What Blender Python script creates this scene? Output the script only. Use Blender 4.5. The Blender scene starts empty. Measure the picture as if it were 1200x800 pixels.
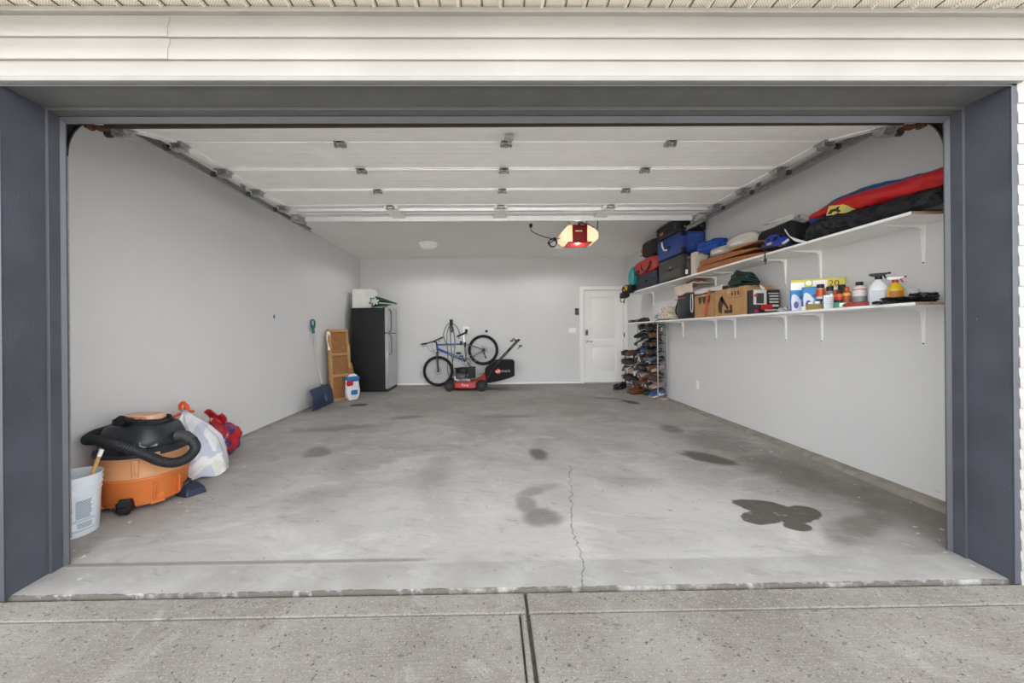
import bpy, bmesh, math, random
from mathutils import Vector, Matrix, noise

# ------------------------------------------------------------------ camera, world, lights, exposure
sc = bpy.context.scene
COL = sc.collection
cam_d = bpy.data.cameras.new('camera'); cam = bpy.data.objects.new('camera', cam_d); COL.objects.link(cam)
cam_d.sensor_width = 36.0; cam_d.sensor_fit = 'HORIZONTAL'
cam_d.lens = 460.436 / 1200 * 36
cam_d.shift_x = 19.2257 / 1200; cam_d.shift_y = -9.9434 / 1200
cam_d.clip_start = 0.02; cam_d.clip_end = 200
cam.matrix_world = Matrix.Translation((0, 0, 1.2)) @ Matrix.Rotation(-0.0133, 4, 'Z') @ Matrix.Rotation(math.pi/2 - 0.0005, 4, 'X') @ Matrix.Rotation(-0.0084, 4, 'Z')
sc.camera = cam
sc.view_settings.view_transform = 'Standard'
try: sc.view_settings.look = 'None'
except Exception: pass
sc.view_settings.gamma = 1.0
sc.view_settings.use_curve_mapping = False
sc.view_settings.exposure = 0.56
sc.cycles.max_bounces = 16; sc.cycles.diffuse_bounces = 10; sc.cycles.glossy_bounces = 4
SKY = 1.6          # bright overcast sky
LOW_SKY = 3.3       # extra brightness of the hazy sky low over the street behind the camera
SUN = 26.5           # added high behind the house so the lit street bounces into the garage
DOME_FILL = 37.0         # watts of the fill spot added under each unlit ceiling dome
OPENER = 1.6

w = bpy.data.worlds.new('world'); sc.world = w; w.use_nodes = True
nt = w.node_tree; nt.nodes.clear()
out = nt.nodes.new('ShaderNodeOutputWorld'); bg = nt.nodes.new('ShaderNodeBackground')
tc = nt.nodes.new('ShaderNodeTexCoord'); sep = nt.nodes.new('ShaderNodeSeparateXYZ')
nt.links.new(tc.outputs['Generated'], sep.inputs[0])
def wmath(op, a, b=None, clamp=False):
    n = nt.nodes.new('ShaderNodeMath'); n.operation = op; n.use_clamp = clamp
    for i, v in enumerate((a, b)):
        if v is None: continue
        if isinstance(v, (int, float)): n.inputs[i].default_value = v
        else: nt.links.new(v, n.inputs[i])
    return n.outputs[0]
# hazy bright patch of sky towards -Y (behind the camera), low over the horizon
south = wmath('POWER', wmath('MULTIPLY', sep.outputs['Y'], -1.0, True), 2.0)
low = wmath('POWER', wmath('SUBTRACT', 1.0, wmath('ABSOLUTE', wmath('SUBTRACT', sep.outputs['Z'], 0.15)), True), 2.0)
above = wmath('MULTIPLY', wmath('ADD', sep.outputs['Z'], 0.05), 12.0, True)
st = wmath('ADD', wmath('MULTIPLY', wmath('MULTIPLY', south, low), LOW_SKY), SKY)
st = wmath('MULTIPLY', st, wmath('MAXIMUM', above, 0.25))
bg.inputs['Color'].default_value = (0.95, 0.975, 1.0, 1)
nt.links.new(st, bg.inputs['Strength']); nt.links.new(bg.outputs[0], out.inputs[0])

sd = bpy.data.lights.new('added_sun', 'SUN'); so = bpy.data.objects.new('added_sun', sd); COL.objects.link(so)
sd.energy = SUN; sd.angle = math.radians(3); so.rotation_euler = (math.radians(-42), 0, math.radians(8))

# ------------------------------------------------------------------ helpers: materials
def lin(c):
    c = c / 255.0
    return c / 12.92 if c <= 0.04045 else ((c + 0.055) / 1.055) ** 2.4
def rgb(h):
    if isinstance(h, str): h = tuple(int(h[i:i+2], 16) for i in (0, 2, 4))
    return (lin(h[0]), lin(h[1]), lin(h[2]), 1.0)
_m = {}
def mat(name, col, rough=0.6, metal=0.0, var=0.06, scale=6.0, bump=0.0, bscale=60.0, emit=0.0, ecol=None, trans=0.0, coat=0.0, spec=0.5):
    if name in _m: return _m[name]
    m = bpy.data.materials.new(name); m.use_nodes = True; _m[name] = m
    t = m.node_tree; b = t.nodes['Principled BSDF']
    c = rgb(col)
    b.inputs['Roughness'].default_value = rough; b.inputs['Metallic'].default_value = metal
    b.inputs['Specular IOR Level'].default_value = spec
    if coat: b.inputs['Coat Weight'].default_value = coat
    if trans: b.inputs['Transmission Weight'].default_value = trans
    o = t.nodes.new('ShaderNodeTexCoord')
    n = t.nodes.new('ShaderNodeTexNoise'); n.inputs['Scale'].default_value = scale; n.inputs['Detail'].default_value = 4
    t.links.new(o.outputs['Object'], n.inputs['Vector'])
    r = t.nodes.new('ShaderNodeValToRGB')
    r.color_ramp.elements[0].position = 0.3; r.color_ramp.elements[1].position = 0.7
    r.color_ramp.elements[0].color = tuple(max(0, x * (1 - var)) for x in c[:3]) + (1,)
    r.color_ramp.elements[1].color = tuple(min(1, x * (1 + var)) for x in c[:3]) + (1,)
    t.links.new(n.outputs['Fac'], r.inputs[0]); t.links.new(r.outputs[0], b.inputs['Base Color'])
    if bump:
        n2 = t.nodes.new('ShaderNodeTexNoise'); n2.inputs['Scale'].default_value = bscale; n2.inputs['Detail'].default_value = 3
        t.links.new(o.outputs['Object'], n2.inputs['Vector'])
        bp = t.nodes.new('ShaderNodeBump'); bp.inputs['Strength'].default_value = bump; bp.inputs['Distance'].default_value = 0.005
        t.links.new(n2.outputs['Fac'], bp.inputs['Height']); t.links.new(bp.outputs[0], b.inputs['Normal'])
    if emit:
        b.inputs['Emission Color'].default_value = rgb(ecol or col); b.inputs['Emission Strength'].default_value = emit
    return m

class NT:
    """tiny node-graph helper"""
    def __init__(s, name):
        s.m = bpy.data.materials.new(name); s.m.use_nodes = True; s.t = s.m.node_tree; s.b = s.t.nodes['Principled BSDF']
        s.co = s.t.nodes.new('ShaderNodeTexCoord').outputs['Object']
    def put(s, sock, v):
        if isinstance(v, (int, float)): sock.default_value = v
        elif isinstance(v, tuple): sock.default_value = v
        else: s.t.links.new(v, sock)
    def math(s, op, a, b=0.0, clamp=False):
        n = s.t.nodes.new('ShaderNodeMath'); n.operation = op; n.use_clamp = clamp
        s.put(n.inputs[0], a); s.put(n.inputs[1], b); return n.outputs[0]
    def xyz(s, v):
        n = s.t.nodes.new('ShaderNodeSeparateXYZ'); s.t.links.new(v, n.inputs[0]); return n.outputs
    def comb(s, x, y, z):
        n = s.t.nodes.new('ShaderNodeCombineXYZ'); s.put(n.inputs[0], x); s.put(n.inputs[1], y); s.put(n.inputs[2], z); return n.outputs[0]
    def noise(s, scale, detail=4, vec=None, rough=0.5, dist=0.0):
        n = s.t.nodes.new('ShaderNodeTexNoise'); n.inputs['Scale'].default_value = scale; n.inputs['Detail'].default_value = detail
        n.inputs['Roughness'].default_value = rough; n.inputs['Distortion'].default_value = dist
        s.t.links.new(vec if vec is not None else s.co, n.inputs['Vector']); return n.outputs['Fac']
    def ramp(s, v, a, b):                      # smooth 0..1 between a and b
        n = s.t.nodes.new('ShaderNodeMapRange'); n.interpolation_type = 'SMOOTHSTEP'
        s.put(n.inputs['Value'], v); n.inputs['From Min'].default_value = a; n.inputs['From Max'].default_value = b
        return n.outputs[0]
    def mix(s, f, a, b):
        n = s.t.nodes.new('ShaderNodeMix'); n.data_type = 'RGBA'
        s.put(n.inputs[0], f); s.put(n.inputs[6], a); s.put(n.inputs[7], b); return n.outputs[2]
    def bump(s, h, strength=0.3, dist=0.01, normal=None):
        n = s.t.nodes.new('ShaderNodeBump'); n.inputs['Strength'].default_value = strength; n.inputs['Distance'].default_value = dist
        s.put(n.inputs['Height'], h)
        if normal is not None: s.t.links.new(normal, n.inputs['Normal'])
        return n.outputs[0]

# ------------------------------------------------------------------ helpers: geometry
def fz(y):                                     # the garage slab falls gently towards the door
    if y >= 2.2: return -0.036 + 0.076 * (y - 2.2) / 6.69
    return -0.047 + 0.011 * (y - 1.9) / 0.3
def smooth_path(pts, sub=6, closed=False):
    P = [Vector(p) for p in pts]; n = len(P); o = []
    rng = range(n if closed else n - 1)
    for i in rng:
        g = (lambda k: P[k % n]) if closed else (lambda k: P[min(max(k, 0), n - 1)])
        a, b, c, d = g(i-1), g(i), g(i+1), g(i+2)
        for k in range(sub):
            t = k / sub
            o.append(0.5 * ((2*b) + (c-a)*t + (2*a-5*b+4*c-d)*t*t + (3*b-a-3*c+d)*t*t*t))
    if not closed: o.append(P[-1])
    return o
class MB:
    def __init__(s): s.bm = bmesh.new(); s.m = 0; s.X = Matrix.Identity(4)
    def mesh(s, vs, fs):
        b = [s.bm.verts.new(s.X @ Vector(v)) for v in vs]
        for f in fs:
            try: fc = s.bm.faces.new([b[i] for i in f]); fc.material_index = s.m
            except ValueError: pass
        return s
    def mi(s, k): s.m = k; return s
    def xf(s, M=None): s.X = M if M is not None else Matrix.Identity(4); return s
    def box(s, x0, x1, y0, y1, z0, z1):
        v = [(x, y, z) for x in (x0, x1) for y in (y0, y1) for z in (z0, z1)]
        return s.mesh(v, [(0,1,3,2),(4,6,7,5),(0,4,5,1),(2,3,7,6),(0,2,6,4),(1,5,7,3)])
    def cb(s, c, d):                            # centre, dims
        return s.box(c[0]-d[0]/2, c[0]+d[0]/2, c[1]-d[1]/2, c[1]+d[1]/2, c[2]-d[2]/2, c[2]+d[2]/2)
    def loft(s, rings, closed=True, caps=True):
        n = len(rings[0]); v = [p for r in rings for p in r]; f = []
        for i in range(len(rings)-1):
            for j in range(n if closed else n-1):
                f.append((i*n+j, i*n+(j+1)%n, (i+1)*n+(j+1)%n, (i+1)*n+j))
        if caps and closed:
            f.append(tuple(range(n))[::-1]); f.append(tuple((len(rings)-1)*n+j for j in range(n)))
        return s.mesh(v, f)
    def tube(s, pts, r, n=8, closed=False, caps=True, rs=None):
        P = [Vector(p) for p in pts]; N = len(P); rings = []; up = None
        for i in range(N):
            if closed: t = P[(i+1) % N] - P[i-1]
            else: t = P[min(i+1, N-1)] - P[max(i-1, 0)]
            if t.length < 1e-9: t = Vector((0,0,1))
            t.normalize()
            if up is None:
                up = Vector((0,0,1)) if abs(t.z) < 0.9 else Vector((1,0,0))
            a = (up - t * up.dot(t))
            if a.length < 1e-6: a = t.orthogonal()
            a.normalize(); b = t.cross(a); up = a
            rr = rs[i] if rs else r
            rings.append([P[i] + rr*(a*math.cos(2*math.pi*k/n) + b*math.sin(2*math.pi*k/n)) for k in range(n)])
        if closed: rings.append(rings[0]); return s.loft(rings, caps=False)
        return s.loft(rings, caps=caps)
    def cyl(s, p0, p1, r0, r1=None, n=20):
        return s.tube([p0, p1], r0, n, rs=[r0, r1 if r1 is not None else r0])
    def lathe(s, prof, c=(0,0,0), n=32, axis=None, caps=True):
        R = axis or Matrix.Identity(3); c = Vector(c)
        return s.loft([[c + R @ Vector((max(r,1e-4)*math.cos(2*math.pi*k/n), max(r,1e-4)*math.sin(2*math.pi*k/n), z)) for k in range(n)] for r, z in prof], caps=caps)
    def prism(s, poly, ax, a0, a1):             # poly in the two other axes (order x,y,z without ax)
        def p(u, v, a): q = [u, v]; q.insert(ax, a); return tuple(q)
        return s.loft([[p(u, v, a0) for u, v in poly], [p(u, v, a1) for u, v in poly]])
    def lump(s, c, d, e=0.5, amp=0.1, fr=2.0, seed=0, n=28, flat=True, ridge=0.0, fold=0.0):
        """soft superellipsoid (bags, cloth, pillows) with noise; d = full size"""
        rings = []; c = Vector(c)
        sg = lambda x, p: math.copysign(abs(x)**p, x)
        m = n // 2
        for i in range(m + 1):
            la = -math.pi/2 + math.pi * i / m; ring = []
            for j in range(n):
                lo = 2*math.pi*j/n
                q = Vector((sg(math.cos(la), e)*sg(math.cos(lo), e), sg(math.cos(la), e)*sg(math.sin(lo), e), sg(math.sin(la), e)))
                k = 1 + amp * noise.noise(q*fr + Vector((seed*7.1, seed*3.3, 0)))
                if ridge: k += ridge * (1 - abs(noise.noise(q*fr*2.3 + Vector((seed, 5, seed))))*2)
                if fold: k += fold * math.sin(9*lo + 4*q.z + 3*noise.noise(q*2))
                p = Vector((q.x*d[0]/2*k, q.y*d[1]/2*k, q.z*d[2]/2*k))
                if flat and p.z < -d[2]/2*0.92: p.z = -d[2]/2
                ring.append(c + p)
            rings.append(ring)
        return s.loft(rings, caps=True)
    def grid(s, f, nu, nv):
        v = [f(i/nu, j/nv) for i in range(nu+1) for j in range(nv+1)]
        return s.mesh(v, [(i*(nv+1)+j, (i+1)*(nv+1)+j, (i+1)*(nv+1)+j+1, i*(nv+1)+j+1) for i in range(nu) for j in range(nv)])
    def build(s, name, mats, parent=None, bevel=0.0, smooth=True, label=None, seg=2, sub=0, solid=0.0):
        me = bpy.data.meshes.new(name)
        bmesh.ops.remove_doubles(s.bm, verts=s.bm.verts, dist=1e-5)
        bmesh.ops.recalc_face_normals(s.bm, faces=s.bm.faces)
        s.bm.to_mesh(me); s.bm.free()
        for mm in (mats if isinstance(mats, (list, tuple)) else [mats]): me.materials.append(mm)
        o = bpy.data.objects.new(name, me); COL.objects.link(o)
        if parent: o.parent = parent
        if smooth:
            me.shade_smooth(); me.set_sharp_from_angle(angle=0.6)
        if solid:
            md = o.modifiers.new('solid', 'SOLIDIFY'); md.thickness = solid; md.offset = 0
        if bevel:
            md = o.modifiers.new('bevel', 'BEVEL'); md.width = bevel; md.segments = seg; md.limit_method = 'ANGLE'; md.angle_limit = 0.7
            md.harden_normals = False
        if sub:
            md = o.modifiers.new('sub', 'SUBSURF'); md.levels = sub; md.render_levels = sub
        if label: o['label'] = label
        return o
def tag(o, label, cat, group=None, kind=None):
    o['label'] = label; o['category'] = cat
    if group: o['group'] = group
    if kind: o['kind'] = kind
    return o
def thing(name, label, cat, loc=(0,0,0), rz=0.0, group=None, rx=0.0, ry=0.0):
    o = bpy.data.objects.new(name, None); COL.objects.link(o); o.empty_display_size = 0.1
    o.location = loc; o.rotation_euler = (rx, ry, rz)
    return tag(o, label, cat, group)
def structure(o, label=None):
    o['kind'] = 'structure'
    if label: o['label'] = label
    return o
def kids(o): return [c for c in bpy.data.objects if c.parent == o]
def copy_tree(o, parent=None):
    c = o.copy(); COL.objects.link(c); c.parent = parent
    for ch in kids(o): copy_tree(ch, c)
    return c
def text(name, s, size, mt, parent, M, ext=0.0006, align='CENTER', label=None):
    cu = bpy.data.curves.new(name, 'FONT'); cu.body = s; cu.size = size; cu.extrude = ext; cu.align_x = align; cu.align_y = 'CENTER'
    cu.resolution_u = 2
    tmp = bpy.data.objects.new(name, cu); COL.objects.link(tmp); bpy.context.view_layer.update()
    me = bpy.data.meshes.new_from_object(tmp.evaluated_get(bpy.context.evaluated_depsgraph_get()))
    bpy.data.objects.remove(tmp); bpy.data.curves.remove(cu)
    me.materials.clear(); me.materials.append(mt)
    o = bpy.data.objects.new(name, me); COL.objects.link(o); o.parent = parent
    o.matrix_local = M
    return o
T = Matrix.Translation
def R(a, ax): return Matrix.Rotation(a, 4, ax)
FACE_MY = R(math.pi/2, 'X')                                   # text facing -Y
FACE_MX = R(-math.pi/2, 'Z') @ R(math.pi/2, 'X')              # text facing -X

# ------------------------------------------------------------------ materials of the place
XL, XR, YB, ZC = -2.928, 3.12, 8.893, 2.888
def wall_mat(name, col):
    s = NT(name)
    n = s.noise(1.3, 3); n2 = s.noise(14, 4)
    c = s.mix(s.ramp(n, .3, .7), tuple(x*.97 for x in rgb(col)[:3])+(1,), rgb(col))
    # scuffs near the floor on the wall
    z = s.xyz(s.co)[2]
    sc_ = s.math('MULTIPLY', s.ramp(s.noise(9, 5, rough=.7), .62, .72), s.ramp(z, .75, .1))
    c = s.mix(s.math('MULTIPLY', sc_, .35), c, rgb('8c8a86'))
    s.put(s.b.inputs['Base Color'], c); s.b.inputs['Roughness'].default_value = .75
    s.put(s.b.inputs['Normal'], s.bump(s.noise(90, 2), .12, .003))
    return s.m
M_wall = wall_mat('wall_paint', 'dbdbdb')
M_ceil = wall_mat('ceiling_paint', 'f6f5f3')
M_trimwhite = mat('trim_white', 'f4f3f0', .45, var=.015)
M_white = mat('white_enamel', 'f8f8f6', .4, var=.015)
M_shelf = mat('shelf_white', 'f4f3f1', .4, var=.015)
M_jamb = None
def jamb_mat():
    s = NT('jamb_grey')
    n = s.noise(5, 4); sp = s.noise(160, 2)
    c = s.mix(s.ramp(n, .3, .7), rgb('40434c'), rgb('494d56'))
    c = s.mix(s.math('MULTIPLY', s.ramp(s.noise(38, 3, rough=.8), .72, .76), .6), c, rgb('a0a2a6'))
    s.put(s.b.inputs['Base Color'], c); s.b.inputs['Roughness'].default_value = .55
    v = s.xyz(s.co)
    s.put(s.b.inputs['Normal'], s.bump(s.noise(220, 2, vec=s.comb(v[0], v[1], s.math('MULTIPLY', v[2], .12))), .35, .002))
    return s.m
M_jamb = jamb_mat()
M_jamblt = mat('jamb_flap_grey', '4f5157', .5)
M_head = mat('header_grey', '5f5f5e', .6, var=.1, scale=8, bump=.2, bscale=200)
M_galv = mat('galvanised_steel', 'b4b6b8', .38, .85, var=.18, scale=30)
M_galvd = mat('dull_steel', 'a4a5a6', .45, .35, var=.2, scale=18)
M_rust = mat('rusty_steel', '6b4433', .8, .2, var=.4, scale=25)
M_black = mat('black_plastic', '101113', .5)
M_blackr = mat('black_rubber', '1b1b1c', .75, bump=.2)
M_blackf = mat('black_fabric', '131416', .85, bump=.5, bscale=220)
M_dkgrey = mat('dark_grey_plastic', '3a3b3d', .5)
M_grey = mat('grey_plastic', '8a8c8e', .5)
M_chrome = mat('chrome', 'cfd0d2', .2, 1.0)
M_card = mat('cardboard', 'b48a5e', .85, var=.1, scale=10, bump=.15)
M_carddk = mat('cardboard_dark', '96693f', .85, var=.14, scale=12, bump=.15)
M_red = mat('red_plastic', 'b3201c', .4)
M_wood = mat('wood', 'c79a62', .6, var=.15)
M_woodraw = mat('raw_wood', 'b79a7c', .8, var=.15, scale=20)

# ------------------------------------------------------------------ floor
def blob(s, X, Y, cx, cy, rx, ry, rot=0.0, edge=.25, soft=.0, warp=.5, wf=5):
    ca, sa = math.cos(rot), math.sin(rot)
    dx = s.math('SUBTRACT', X, cx); dy = s.math('SUBTRACT', Y, cy)
    u = s.math('DIVIDE', s.math('ADD', s.math('MULTIPLY', dx, ca), s.math('MULTIPLY', dy, sa)), rx)
    v = s.math('DIVIDE', s.math('SUBTRACT', s.math('MULTIPLY', dy, ca), s.math('MULTIPLY', dx, sa)), ry)
    d = s.math('SQRT', s.math('ADD', s.math('MULTIPLY', u, u), s.math('MULTIPLY', v, v)))
    d = s.math('ADD', d, s.math('MULTIPLY', s.math('SUBTRACT', s.noise(wf, 3), .5), warp*2))
    return s.ramp(d, 1 + edge, 1 - edge)
def crack(s, X, Y, pts, w=.004, wob=.05, wf=6):
    """thin irregular crack through points (x,y), ordered by y"""
    tot = None
    wx = s.math('ADD', X, s.math('MULTIPLY', s.math('SUBTRACT', s.noise(wf, 4, rough=.7), .5), wob*2))
    for (x0, y0), (x1, y1) in zip(pts[:-1], pts[1:]):
        k = (x1-x0)/(y1-y0)
        xc = s.math('ADD', s.math('MULTIPLY', s.math('SUBTRACT', Y, y0), k), x0)
        d = s.math('ABSOLUTE', s.math('SUBTRACT', wx, xc))
        m = s.ramp(d, w*1.8, w*.5)
        m = s.math('MULTIPLY', m, s.math('MULTIPLY', s.math('GREATER_THAN', Y, y0), s.math('LESS_THAN', Y, y1)))
        tot = m if tot is None else s.math('MAXIMUM', tot, m)
    return tot
def floor_mat():
    s = NT('garage_concrete')
    v = s.xyz(s.co); X, Y = v[0], v[1]
    st = s.comb(s.math('MULTIPLY', X, .55), Y, 0.0)
    c = s.mix(s.ramp(s.noise(1.1, 6, rough=.62, dist=.6), .3, .72), rgb('9b9894'), rgb('b6b4b1'))
    c = s.mix(s.math('MULTIPLY', s.ramp(s.noise(2.6, 7, vec=st, rough=.7, dist=1.2), .5, .72), .55), c, rgb('cccac8'))
    c = s.mix(s.math('MULTIPLY', s.ramp(s.noise(3.2, 6, rough=.75, dist=.4), .54, .72), .45), c, rgb('7b7873'))
    # paler middle, browner towards the walls and the back
    wide = s.math('MULTIPLY', s.ramp(X, 1.6, 2.9), s.ramp(s.math('ADD', Y, s.math('MULTIPLY', s.noise(2.2, 4), .8)), 6.8, 2.6))
    c = s.mix(s.math('MULTIPLY', wide, .62), c, rgb('635c52'))
    c = s.mix(s.math('MULTIPLY', s.ramp(Y, 4.6, 7.0), .42), c, rgb('726e69'))
    pale = s.math('MULTIPLY', blob(s, X, Y, .55, 2.85, 1.7, .75, edge=.7, warp=.6, wf=2), .25)
    c = s.mix(pale, c, rgb('c4c2c0'))
    # apron in front of the door line
    ap = s.ramp(s.math('ADD', Y, s.math('MULTIPLY', s.noise(5, 3), .03)), 2.16, 2.13)
    c = s.mix(s.math('MULTIPLY', ap, .9), c, s.mix(s.ramp(s.noise(4, 5), .3, .7), rgb('94928f'), rgb('a5a3a1')))
    lip = s.math('MULTIPLY', s.ramp(s.math('ABSOLUTE', s.math('SUBTRACT', Y, 2.155)), .024, .006), s.ramp(s.math('ADD', X, s.math('MULTIPLY', s.noise(3, 4), .6)), .1, -.3))
    c = s.mix(s.math('MULTIPLY', lip, .7), c, rgb('6d675f'))
    # oil and water marks
    wet = rgb('4a453e'); wetm = None
    for (x, y, rx, ry, ro, ed, wp, k) in [
        (.46, 3.84, .09, .17, 0, .35, .35, .75), (.32, 2.53, .12, .12, .2, .4, .4, .62), (.235, 2.72, .07, .15, .1, .45, .4, .5), (.30, 2.93, .13, .06, .55, .5, .4, .42), (.42, 3.02, .14, .06, .3, .6, .5, .3),
        (2.03, 3.66, .13, .25, .62, .3, .4, .85), (1.82, 2.64, .17, .10, -.2, .08, .9, .93), (1.73, 2.48, .15, .08, .2, .08, .9, .93), (1.95, 2.50, .17, .10, .5, .08, .9, .93), (1.86, 2.36, .08, .06, 0, .1, .8, .93),
        (2.2, 4.75, .13, .2, 0, .4, .4, .6), (-2.22, 6.62, .14, .13, 0, .2, .4, .95), (2.36, 6.62, .1, .22, .35, .2, .5, .95), (2.1, 7.0, .25, .06, -.3, .3, .5, .7),
        (-1.9, 5.0, .5, .12, .2, .6, .8, .35), (2.25, 2.35, .3, .10, .5, .5, .9, .5), (2.5, 3.2, .25, .5, .2, .6, .9, .45), (2.4, 4.2, .3, .4, .2, .6, .9, .4), (-1.75, 4.0, .12, .16, .2, .4, .7, .5), (-1.15, 5.6, .3, .1, .3, .5, .9, .45), (.2, 5.6, .4, .1, 0, .6, .9, .35), (1.1, 3.1, .2, .12, 0, .7, .5, .3), (-1.3, 2.9, .3, .14, .5, .8, .5, .3), (-.5, 3.4, .12, .4, 0, .8, .5, .25)]:
        kk = (1.2 - fz(y))/1.19
        mk_ = s.math('MULTIPLY', blob(s, X, Y, x*kk, y*kk, rx*kk, ry*kk, ro, ed, warp=wp, wf=(3.2 if k > .9 else 5)), k)
        wetm = mk_ if wetm is None else s.math('MAXIMUM', wetm, mk_)
    c = s.mix(wetm, c, wet)
    # pale drips and chips along the right-hand curb and by the bucket
    chips = s.math('MULTIPLY', s.ramp(s.noise(16, 2), .70, .72), s.math('MAXIMUM', s.ramp(X, 2.25, 2.7), s.math('MULTIPLY', s.ramp(X, -1.9, -2.3), s.ramp(Y, 4.2, 3.6))))
    c = s.mix(s.math('MULTIPLY', chips, .8), c, rgb('d8d6d2'))
    ck = crack(s, X, Y, [(.425, 1.9), (.475, 2.06), (.50, 2.32), (.52, 2.6), (.60, 2.95), (.72, 3.6)], .003, .06, 7)
    ck = s.math('MAXIMUM', ck, s.math('MULTIPLY', crack(s, X, Y, [(-.37, 2.7), (-.55, 3.2)], .002, .05, 7), .25))
    ck = s.math('MAXIMUM', ck, s.math('MULTIPLY', crack(s, X, Y, [(-.75, 3.9), (-1.1, 5.2)], .003, .06, 5), .3))
    c = s.mix(s.math('MULTIPLY', ck, .62), c, rgb('3a352f'))
    c = s.mix(s.math('MULTIPLY', s.ramp(s.noise(60, 3), .55, .8), .25), c, rgb('77736d'))
    sw = s.comb(s.math('MULTIPLY', s.math('ADD', X, s.math('MULTIPLY', Y, -.8)), 3.0), s.math('MULTIPLY', s.math('ADD', Y, s.math('MULTIPLY', X, .3)), 13.0), 0.0)
    c = s.mix(s.math('MULTIPLY', s.ramp(s.noise(1, 6, vec=sw, rough=.75, dist=.8), .52, .72), .33), c, rgb('67635d'))
    c = s.mix(s.math('MULTIPLY', s.ramp(s.noise(1.7, 6, vec=sw, rough=.75, dist=.6), .56, .74), .3), c, rgb('d0cecb'))
    c = s.mix(s.math('MULTIPLY', s.ramp(s.noise(24, 2), .735, .75), .6), c, rgb('4c4740'))
    lip_shade = s.math('MULTIPLY', s.ramp(s.math('ADD', Y, s.math('MULTIPLY', s.noise(22, 4, rough=.7), .03)), 1.943, 1.935), s.ramp(s.noise(6, 4, rough=.7), .25, .5))  # shadow of the gap along the slab's front edge, painted dark in patches
    c = s.mix(s.math('MULTIPLY', lip_shade, .85), c, rgb('4d473f'))
    s.put(s.b.inputs['Base Color'], c)
    s.put(s.b.inputs['Roughness'], s.math('ADD', .5, s.math('MULTIPLY', s.noise(7, 4), .35)))
    s.b.inputs['Specular IOR Level'].default_value = .3
    h = s.math('SUBTRACT', s.math('MULTIPLY', s.noise(35, 5), .4), s.math('MULTIPLY', ck, .8))
    s.put(s.b.inputs['Normal'], s.bump(h, .25, .006))
    return s.m
def drive_mat():
    s = NT('driveway_concrete')
    v = s.xyz(s.co); X, Y = v[0], v[1]
    c = s.mix(s.ramp(s.noise(2.0, 6, rough=.65), .3, .7), rgb('807b74'), rgb('95908a'))
    c = s.mix(s.math('MULTIPLY', s.ramp(s.noise(1.6, 6, rough=.75, dist=.8), .48, .70), .6), c, rgb('736b61'))
    c = s.mix(s.math('MULTIPLY', s.ramp(s.noise(4.5, 6, rough=.75, dist=.8), .55, .70), .4), c, rgb('b5b1ab'))
    br = s.noise(1, 4, vec=s.comb(s.math('MULTIPLY', X, 6.0), s.math('MULTIPLY', Y, 170.0), 0.0), rough=.7)
    c = s.mix(s.math('MULTIPLY', s.ramp(br, .48, .75), .28), c, rgb('c4c1bd'))
    sp = s.noise(210, 2, rough=.8)
    c = s.mix(s.math('MULTIPLY', s.ramp(sp, .52, .66), .38), c, rgb('67635d')); c = s.mix(s.math('MULTIPLY', s.ramp(s.noise(120, 2), .56, .70), .35), c, rgb('c9c6c2'))
    pit = s.ramp(s.noise(70, 2), .655, .70)
    dark = s.ramp(s.noise(1, 3, vec=s.comb(s.math('MULTIPLY', s.math('ADD', X, s.math('MULTIPLY', Y, -.6)), 22.0), s.math('MULTIPLY', Y, 34.0), 0.0)), .655, .70)
    c = s.mix(s.math('MULTIPLY', pit, .75), c, rgb('4a4640'))
    c = s.mix(s.math('MULTIPLY', dark, .55), c, rgb('5a564f'))
    s.put(s.b.inputs['Base Color'], c); s.b.inputs['Roughness'].default_value = .9; s.b.inputs['Specular IOR Level'].default_value = .2
    h = s.math('ADD', s.math('MULTIPLY', br, .6), s.math('SUBTRACT', s.math('MULTIPLY', sp, .6), pit))
    s.put(s.b.inputs['Normal'], s.bump(h, .55, .006))
    return s.m
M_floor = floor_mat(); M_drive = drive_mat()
b = MB(); NX = 260; rings = []                       # front edge broken and uneven
for i in range(NX + 1):
    x = -3.1 + 6.4*i/NX
    e = .006*noise.noise(Vector((x*9, 0, 0))) + .004*noise.noise(Vector((x*31, 3, 0))); q = .003*noise.noise(Vector((x*14, 7, 0)))
    rings.append([(x, 1.918+e*1.5, -.2), (x, 1.918+e*1.5, -.055+q), (x, 1.9205+e*1.5, -.0475+q*.5), (x, 1.945, fz(1.945)), (x, 2.2, fz(2.2)), (x, 9.05, fz(9.05)), (x, 9.05, -.2)])
b.loft(rings)
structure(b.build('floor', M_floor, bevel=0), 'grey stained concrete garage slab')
# driveway slabs with tooled joints
b = MB()
def dz(y): return -.062 - .012 * (1.9 - y)
def slab(x0, x1, y0, y1):
    m = [(x0, y0, dz(y0)), (x1, y0, dz(y0)), (x1, y1, dz(y1)), (x0, y1, dz(y1))]
    b.loft([[(p[0], p[1], p[2]-.1) for p in m], m])
XJ = .158
for (x0, x1) in ((-9, XJ-.0065), (XJ+.0065, 9)):
    slab(x0, x1, 1.772, 1.904)
slab(-9, .118, 1.0, 1.764); slab(.126, XJ-.008, 1.0, 1.764); slab(XJ+.008, 9, 1.0, 1.764)
for y0 in (-2.0, -5.0, -8.0):
    slab(-9, XJ-.008, y0, y0+3-.012); slab(XJ+.008, 9, y0, y0+3-.012)
b.box(-9, 9, -8, 1.908, -.3, -.19)
b.mi(1); b.loft([[(-9, 1.0, dz(1.0)-.09), (9, 1.0, dz(1.0)-.09), (9, 1.906, dz(1.9)-.09), (-9, 1.906, dz(1.9)-.09)], [(-9, 1.0, dz(1.0)-.016), (9, 1.0, dz(1.0)-.016), (9, 1.906, dz(1.9)-.016), (-9, 1.906, dz(1.9)-.016)]])
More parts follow.
